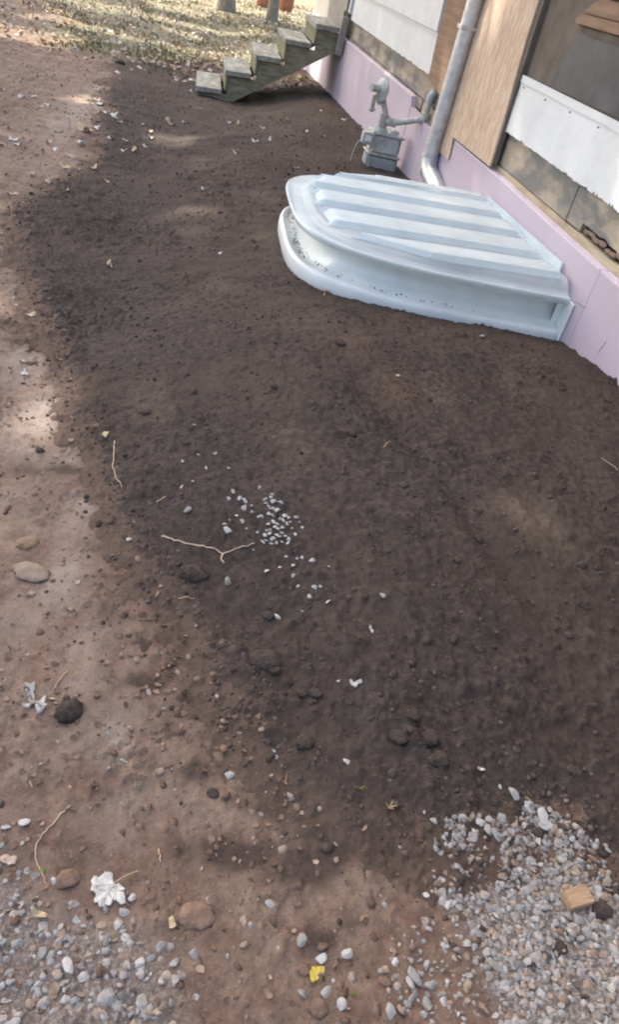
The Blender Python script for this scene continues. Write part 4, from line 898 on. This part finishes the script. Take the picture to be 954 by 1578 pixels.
V, F = [], []; NR = 60; rr = np.concatenate([np.linspace(.02, .80, 34), np.linspace(.815, 1.0, NR-34)])
for i, t in enumerate(TH):
    for r in rr:
        p = se(t, r); V.append((min(p.x, WCX-.022), p.y, float(lid_z(p.x, p.y, r))))
for i in range(NTH-1):
    for j in range(NR-1): a = i*NR+j; F.append((a, a+NR, a+NR+1, a+1))
cp(link('cover_panel', np_mesh('cover_panel', V, F), M_CLEAR))
for ya, yb in ((3.605,3.78),(3.90,4.13),(4.25,4.48),(4.60,4.83),(4.92,5.05)): rib(ya, yb)
# rim: rolled bead and hanging skirt
V, F = [], []; prof = [(0,.246),(.008,.250),(.016,.246),(.018,.236),(.012,.228),(.006,.226),(.004,.212),(-.001,.212)]
for t in TH:
    for d, z in prof: p = se(t, 1, d); V.append((min(p.x, WCX-.022), p.y, z))
m_ = len(prof)
for i in range(NTH-1):
    for j in range(m_-1): a = i*m_+j; F.append((a, a+m_, a+m_+1, a+1))
cp(link('rim', np_mesh('rim', V, F), M_CLEAR))
cp(MB().prism([(WCY-.60,.20),(WCY+.70,.20),(WCY+.72,.325),(WCY-.58,.350)], WALL-.022, WALL-.017).build('back_flange', M_CLEAR))
cp(MB().box(WALL-.05, WALL-.022, WCY-.50, WCY+.66, .300, .304, .001).build('back_ledge', M_CLEAR))

# ------------------------------------------------------------------ wooden steps
M_STEP = NT('weathered_tread', .85, .25); c = M_STEP.ramp(M_STEP.noise(3.5, 6, .65, (3,.8,3)), [(.32, (.18,.18,.14)), (.52, (.31,.305,.265)), (.68, (.45,.44,.40))])
sp_ = M_STEP.ramp(M_STEP.noise(5, 5, .6), [(.5, 0.), (.7, 1.)]); c = M_STEP.mix(M_STEP.math('MULTIPLY', sp_, .5), c, (.16,.17,.10)); M_STEP.color(c); M_STEP.bump(M_STEP.noise(40, 5, .6, (4,.4,4)), .6, .004); M_STEP = M_STEP.m
M_GRN = simple('mossy_board', (.13,.135,.075), (.27,.25,.16), 9, .9, .2, .5, .004, (3,3,.8))
M_STR = simple('old_stringer', (.17,.16,.10), (.32,.29,.21), 7, .88, .2, .5, .004, (1,3,3))
steps = empty('wooden_steps', (.2, 12.6, -.65)); tag(steps, 'five weathered wooden steps climbing to the house wall', 'steps')
SI = Matrix.Translation(steps.location).inverted()
def stp(o): o.parent = steps; o.matrix_parent_inverse = SI; return o
XL = [.088,.456,.833,1.19,1.558]; XR = [.44,.815,1.19,1.552,1.90]; ZR = [-.451,-.181,.078,.33,.595]; ZL = [-.498,-.23,.035,.307,.552]
Y0, Y1 = 12.0, 13.35
for i in range(5):
    zt_ = (ZR[i]+ZL[i])/2; sl = (ZR[i]-ZL[i])/2*.5
    pts = [(XL[i], zt_-sl), (XR[i], zt_+sl), (XR[i], zt_+sl-.062), (XL[i], zt_-sl-.062)]
    m = MB().prism(pts, Y0, Y1, 'y'); bmesh.ops.bevel(m.bm, geom=m.bm.edges[:], offset=.005, segments=1, affect='EDGES'); stp(m.build('tread', M_STEP))
    zb = ((ZR[i-1]+ZL[i-1])/2 if i else -.75)
    if i: stp(MB().box(XL[i]+.02, XL[i]+.055, Y0+.035, Y1-.03, zb+.002, zt_-sl-.058, .003).build('riser', M_GRN))
    else: stp(MB().box(XL[0]+.02, XL[0]+.055, Y0+.035, Y1-.03, -.85, zt_-sl-.058, .003).build('riser', M_GRN))
def stringer(y0, y1):
    pts = []
    for i in range(5):
        zt_ = (ZR[i]+ZL[i])/2-.070
        pts += [(XL[i]+.057, zt_-(.0 if i == 0 else .255)), (XL[i]+.057, zt_)]
    pts += [(1.96, pts[-1][1]), (1.96, .33), (.46, -.70), (XL[0]+.057, -.80)]
    stp(MB().prism(pts, y0, y1, 'y').build('stringer', M_STR))
stringer(Y0+.06, Y0+.10); stringer(Y1-.10, Y1-.06)
stp(MB().box(1.885, 1.975, 11.93, 12.02, .27, .72, .006).build('post', M_GREYW))
stp(MB().box(1.912, 1.985, 12.1, 12.18, .45, .78, .004).build('ledger_end', M_STR))

# ------------------------------------------------------------------ far things
M_BARK = simple('bark', (.20,.17,.13), (.40,.35,.28), 10, .9, .2, .8, .02, (3,3,.5))
M_LEAFC = NT('crown_leaves', .7, .3); c = M_LEAFC.ramp(M_LEAFC.attr('rnd'), [(0, (.045,.075,.02)), (.6, (.08,.11,.03)), (1, (.16,.14,.04))]); M_LEAFC.color(c)
tr_n = M_LEAFC.n('ShaderNodeBsdfTranslucent'); tr_n.inputs[0].default_value = (.16,.17,.05,1); mx = M_LEAFC.n('ShaderNodeMixShader'); mx.inputs[0].default_value = .35
outn = [q for q in M_LEAFC.t.nodes if q.type == 'OUTPUT_MATERIAL'][0]; M_LEAFC.l(M_LEAFC.b.outputs[0], mx.inputs[1]); M_LEAFC.l(tr_n.outputs[0], mx.inputs[2]); M_LEAFC.l(mx.outputs[0], outn.inputs[0]); M_LEAFC = M_LEAFC.m
def leaves(P, size, name, parent):
    n = len(P); a = rng.normal(size=(n,3)); a /= np.linalg.norm(a,axis=1)[:,None]; b = np.cross(a, rng.normal(size=(n,3))); b /= np.linalg.norm(b,axis=1)[:,None]
    s = size*rng.uniform(.6,1.3,n)[:,None]; V = np.stack([P-a*s, P+b*s*.6, P+a*s, P-b*s*.6], 1).reshape(-1,3)
    o = link(name, np_mesh(name, V, np.arange(4*n).reshape(-1,4), dict(rnd=np.repeat(rng.uniform(0,1,n),4)), False), M_LEAFC, parent); o['kind'] = 'stuff'; return o
def trunk_tree(px, py, wpx, label, crown=True):
    p = at(px, py); r = px2m(wpx, p)/2
    e = empty('tree', (p[0], p[1], p[2])); tag(e, label, 'tree', None)
    m = MB(); m.tube([(0,0,-.3),(0,0,.05),(0,0,.4),(.03,0,1.5),(.08,.05,3.2),(.0,.1,4.6)], [r*1.7,r*1.35,r*1.08,r,r*.85,r*.6], 14); m.build('trunk', M_BARK, e, True)
    for k in range(4):
        an = k*1.6+.4; m = MB(); m.tube([(0,.05,3.+k*.3),(math.cos(an)*.8,math.sin(an)*.8,4.0+k*.3),(math.cos(an)*1.8,math.sin(an)*1.8,4.9+k*.3)], [r*.45,r*.3,r*.12], 8); m.build('limb', M_BARK, e, True)
    P = []
    for k in range(26):
        c = np.array([rng.normal(0,1.1), rng.normal(0,1.1), 5.3+rng.normal(0,.7)]); P.append(c+rng.normal(0,.42,(110,3)))
    leaves(np.concatenate(P), .13, 'crown', e)
trunk_tree(418, 33, 15, 'tree with a slim grey trunk between the two terracotta pots on the lawn')
trunk_tree(347, 16, 24, 'wide grey trunked tree at the top of the picture left of the pots')
M_TERRA = simple('terracotta', (.30,.13,.07), (.42,.20,.12), 8, .85, .2, .3)
def pot(px, py, wpx, label):
    p = at(px, py); r = px2m(wpx, p)/2; e = empty('terracotta_pot', p); tag(e, label, 'pot')
    MB().tube([(0,0,0),(0,0,.05*r),(0,0,.5*r),(0,0,1.1*r),(0,0,1.5*r)], [r*.62,r*.78,r*.97,r*1.0,r*.93], 24).build('pot_body', M_TERRA, e, True)
    MB().tube([(0,0,1.45*r),(0,0,1.7*r)], [r*1.06,r*1.08], 24).build('pot_rim', M_TERRA, e, True, 60)
    MB().tube([(0,0,1.702*r),(0,0,1.71*r)], [r*.95,r*.95], 24).build('potting_soil', M_CLOD, e)
pot(439, 17, 24, 'large rounded terracotta pot right of the slim tree trunk'); pot(404, 11, 20, 'rounded terracotta pot left of the slim tree trunk')
# white bucket
p = at(502, 27); r = px2m(20, p)/2; e = empty('bucket', p); tag(e, 'white plastic bucket with a wire handle behind the top step', 'bucket')
M_PL = simple('white_plastic', (.72,.74,.75), (.80,.82,.82), 10, .4, .5, 0)
MB().tube([(0,0,0),(0,0,r*2.4)], [r*.86,r*1.0], 24).build('bucket_body', M_PL, e, True)
for z_ in (1.9, 2.15): MB().tube([(0,0,r*z_),(0,0,r*(z_+.1))], [r*1.06,r*1.06], 24).build('bucket_rim', M_PL, e, True)
MB().tube([(r*1.06*math.cos(t), -r*1.06*abs(math.sin(t))-.0, r*(2.0-1.1*abs(math.sin(t)))) for t in np.linspace(0, math.pi, 12)][::1], r*.04, 6).build('handle', M_DARK, e, True)

# ------------------------------------------------------------------ unseen tree left of the yard, crown shaped to cast its shade
big = empty('unseen_shade_tree', (-12.5, 17, -.7)); tag(big, 'broad unseen shade tree left of the driveway, crown shaped to shade the yard', 'tree')
BI = Matrix.Translation(big.location).inverted()
def bp_(o): o.parent = big; o.matrix_parent_inverse = BI; return o
bp_(MB().tube([(-12.5,17,-.9),(-12.5,17,-.3),(-12.4,16.9,2.5),(-12.,16.7,6),(-11.4,16.4,8.5)], [.85,.62,.48,.42,.34], 16).build('trunk', M_BARK, None, True))
for tx, ty, tz_ in [(-9,11,13),(-4,14,13.5),(-10,21,12.5),(-6,18,14),(-12,10,12),(-4,10,13),(-3,20,13.5),(-8,15,14.5)]:
    bp_(MB().tube([(-11.8,16.5,7.2),((-11.8+tx)/2,(16.5+ty)/2,(7.2+tz_)/2+.8),(tx,ty,tz_)], [.26,.15,.03], 8).build('limb', M_BARK, None, True))
flecks = []   # ground spots (pixel, radii in px) where a gap is cut in the crown to place a sun fleck
for (a, b, rx, ry) in [(318,332,45,10),(250,212,38,8),(615,600,22,20),(300,252,20,7),(125,590,18,14),(250,338,20,6),(75,640,40,26),(545,520,20,7),(60,735,30,10),(120,860,30,20),(20,470,16,14),(110,150,40,10)]:
    p = at(a, b); w = abs(at(a+rx, b)[0]-p[0]); hh = abs(at(a, b-ry)[1]-p[1]); flecks.append((p[0], p[1], w, hh))
n = 88000
qx = rng.uniform(-9, 4.2, n); qy = rng.uniform(-5.5, 26, n)
far_edge = 13.7+.35*fbm(qx*.8, qx*0, 3, 301)
cl = fbm(qx*.55, qy*.45, 3, 305)
keep = (qy < far_edge) | ((cl > -.06) & (qy < 30))
for (fx, fy, w, hh) in flecks:
    keep &= ~((((qx-fx)/(w*1.45))**2+((qy-fy)/(hh*1.6))**2 < 1) & (rng.uniform(0,1,n) < .80))
qx, qy = qx[keep], qy[keep]
hgt = rng.uniform(11, 15.5, len(qx)); sdn = np.array(sd[:])
P = np.stack([qx, qy, np.full(len(qx), -.2)], -1)+sdn[None]*(hgt/sdn[2])[:, None]
# gap cut in the crown to let the sun on to the upper strand board
wpnt = [(WALL, 6.0, 1.42, .42)]
t = (WALL-P[:,0])/(-sdn[0]); hitp = P-sdn[None]*(-t)[:,None]*-1
tt = (P[:,0]-WALL)/sdn[0]; hw_ = P-sdn[None]*tt[:,None]
ok = ~((np.hypot(hw_[:,1]-6.05, (hw_[:,2]-1.62)*1.0) < .55))
P = P[ok]
o = leaves(P, .17, 'crown', None); bp_(o)
print('crown', len(P))
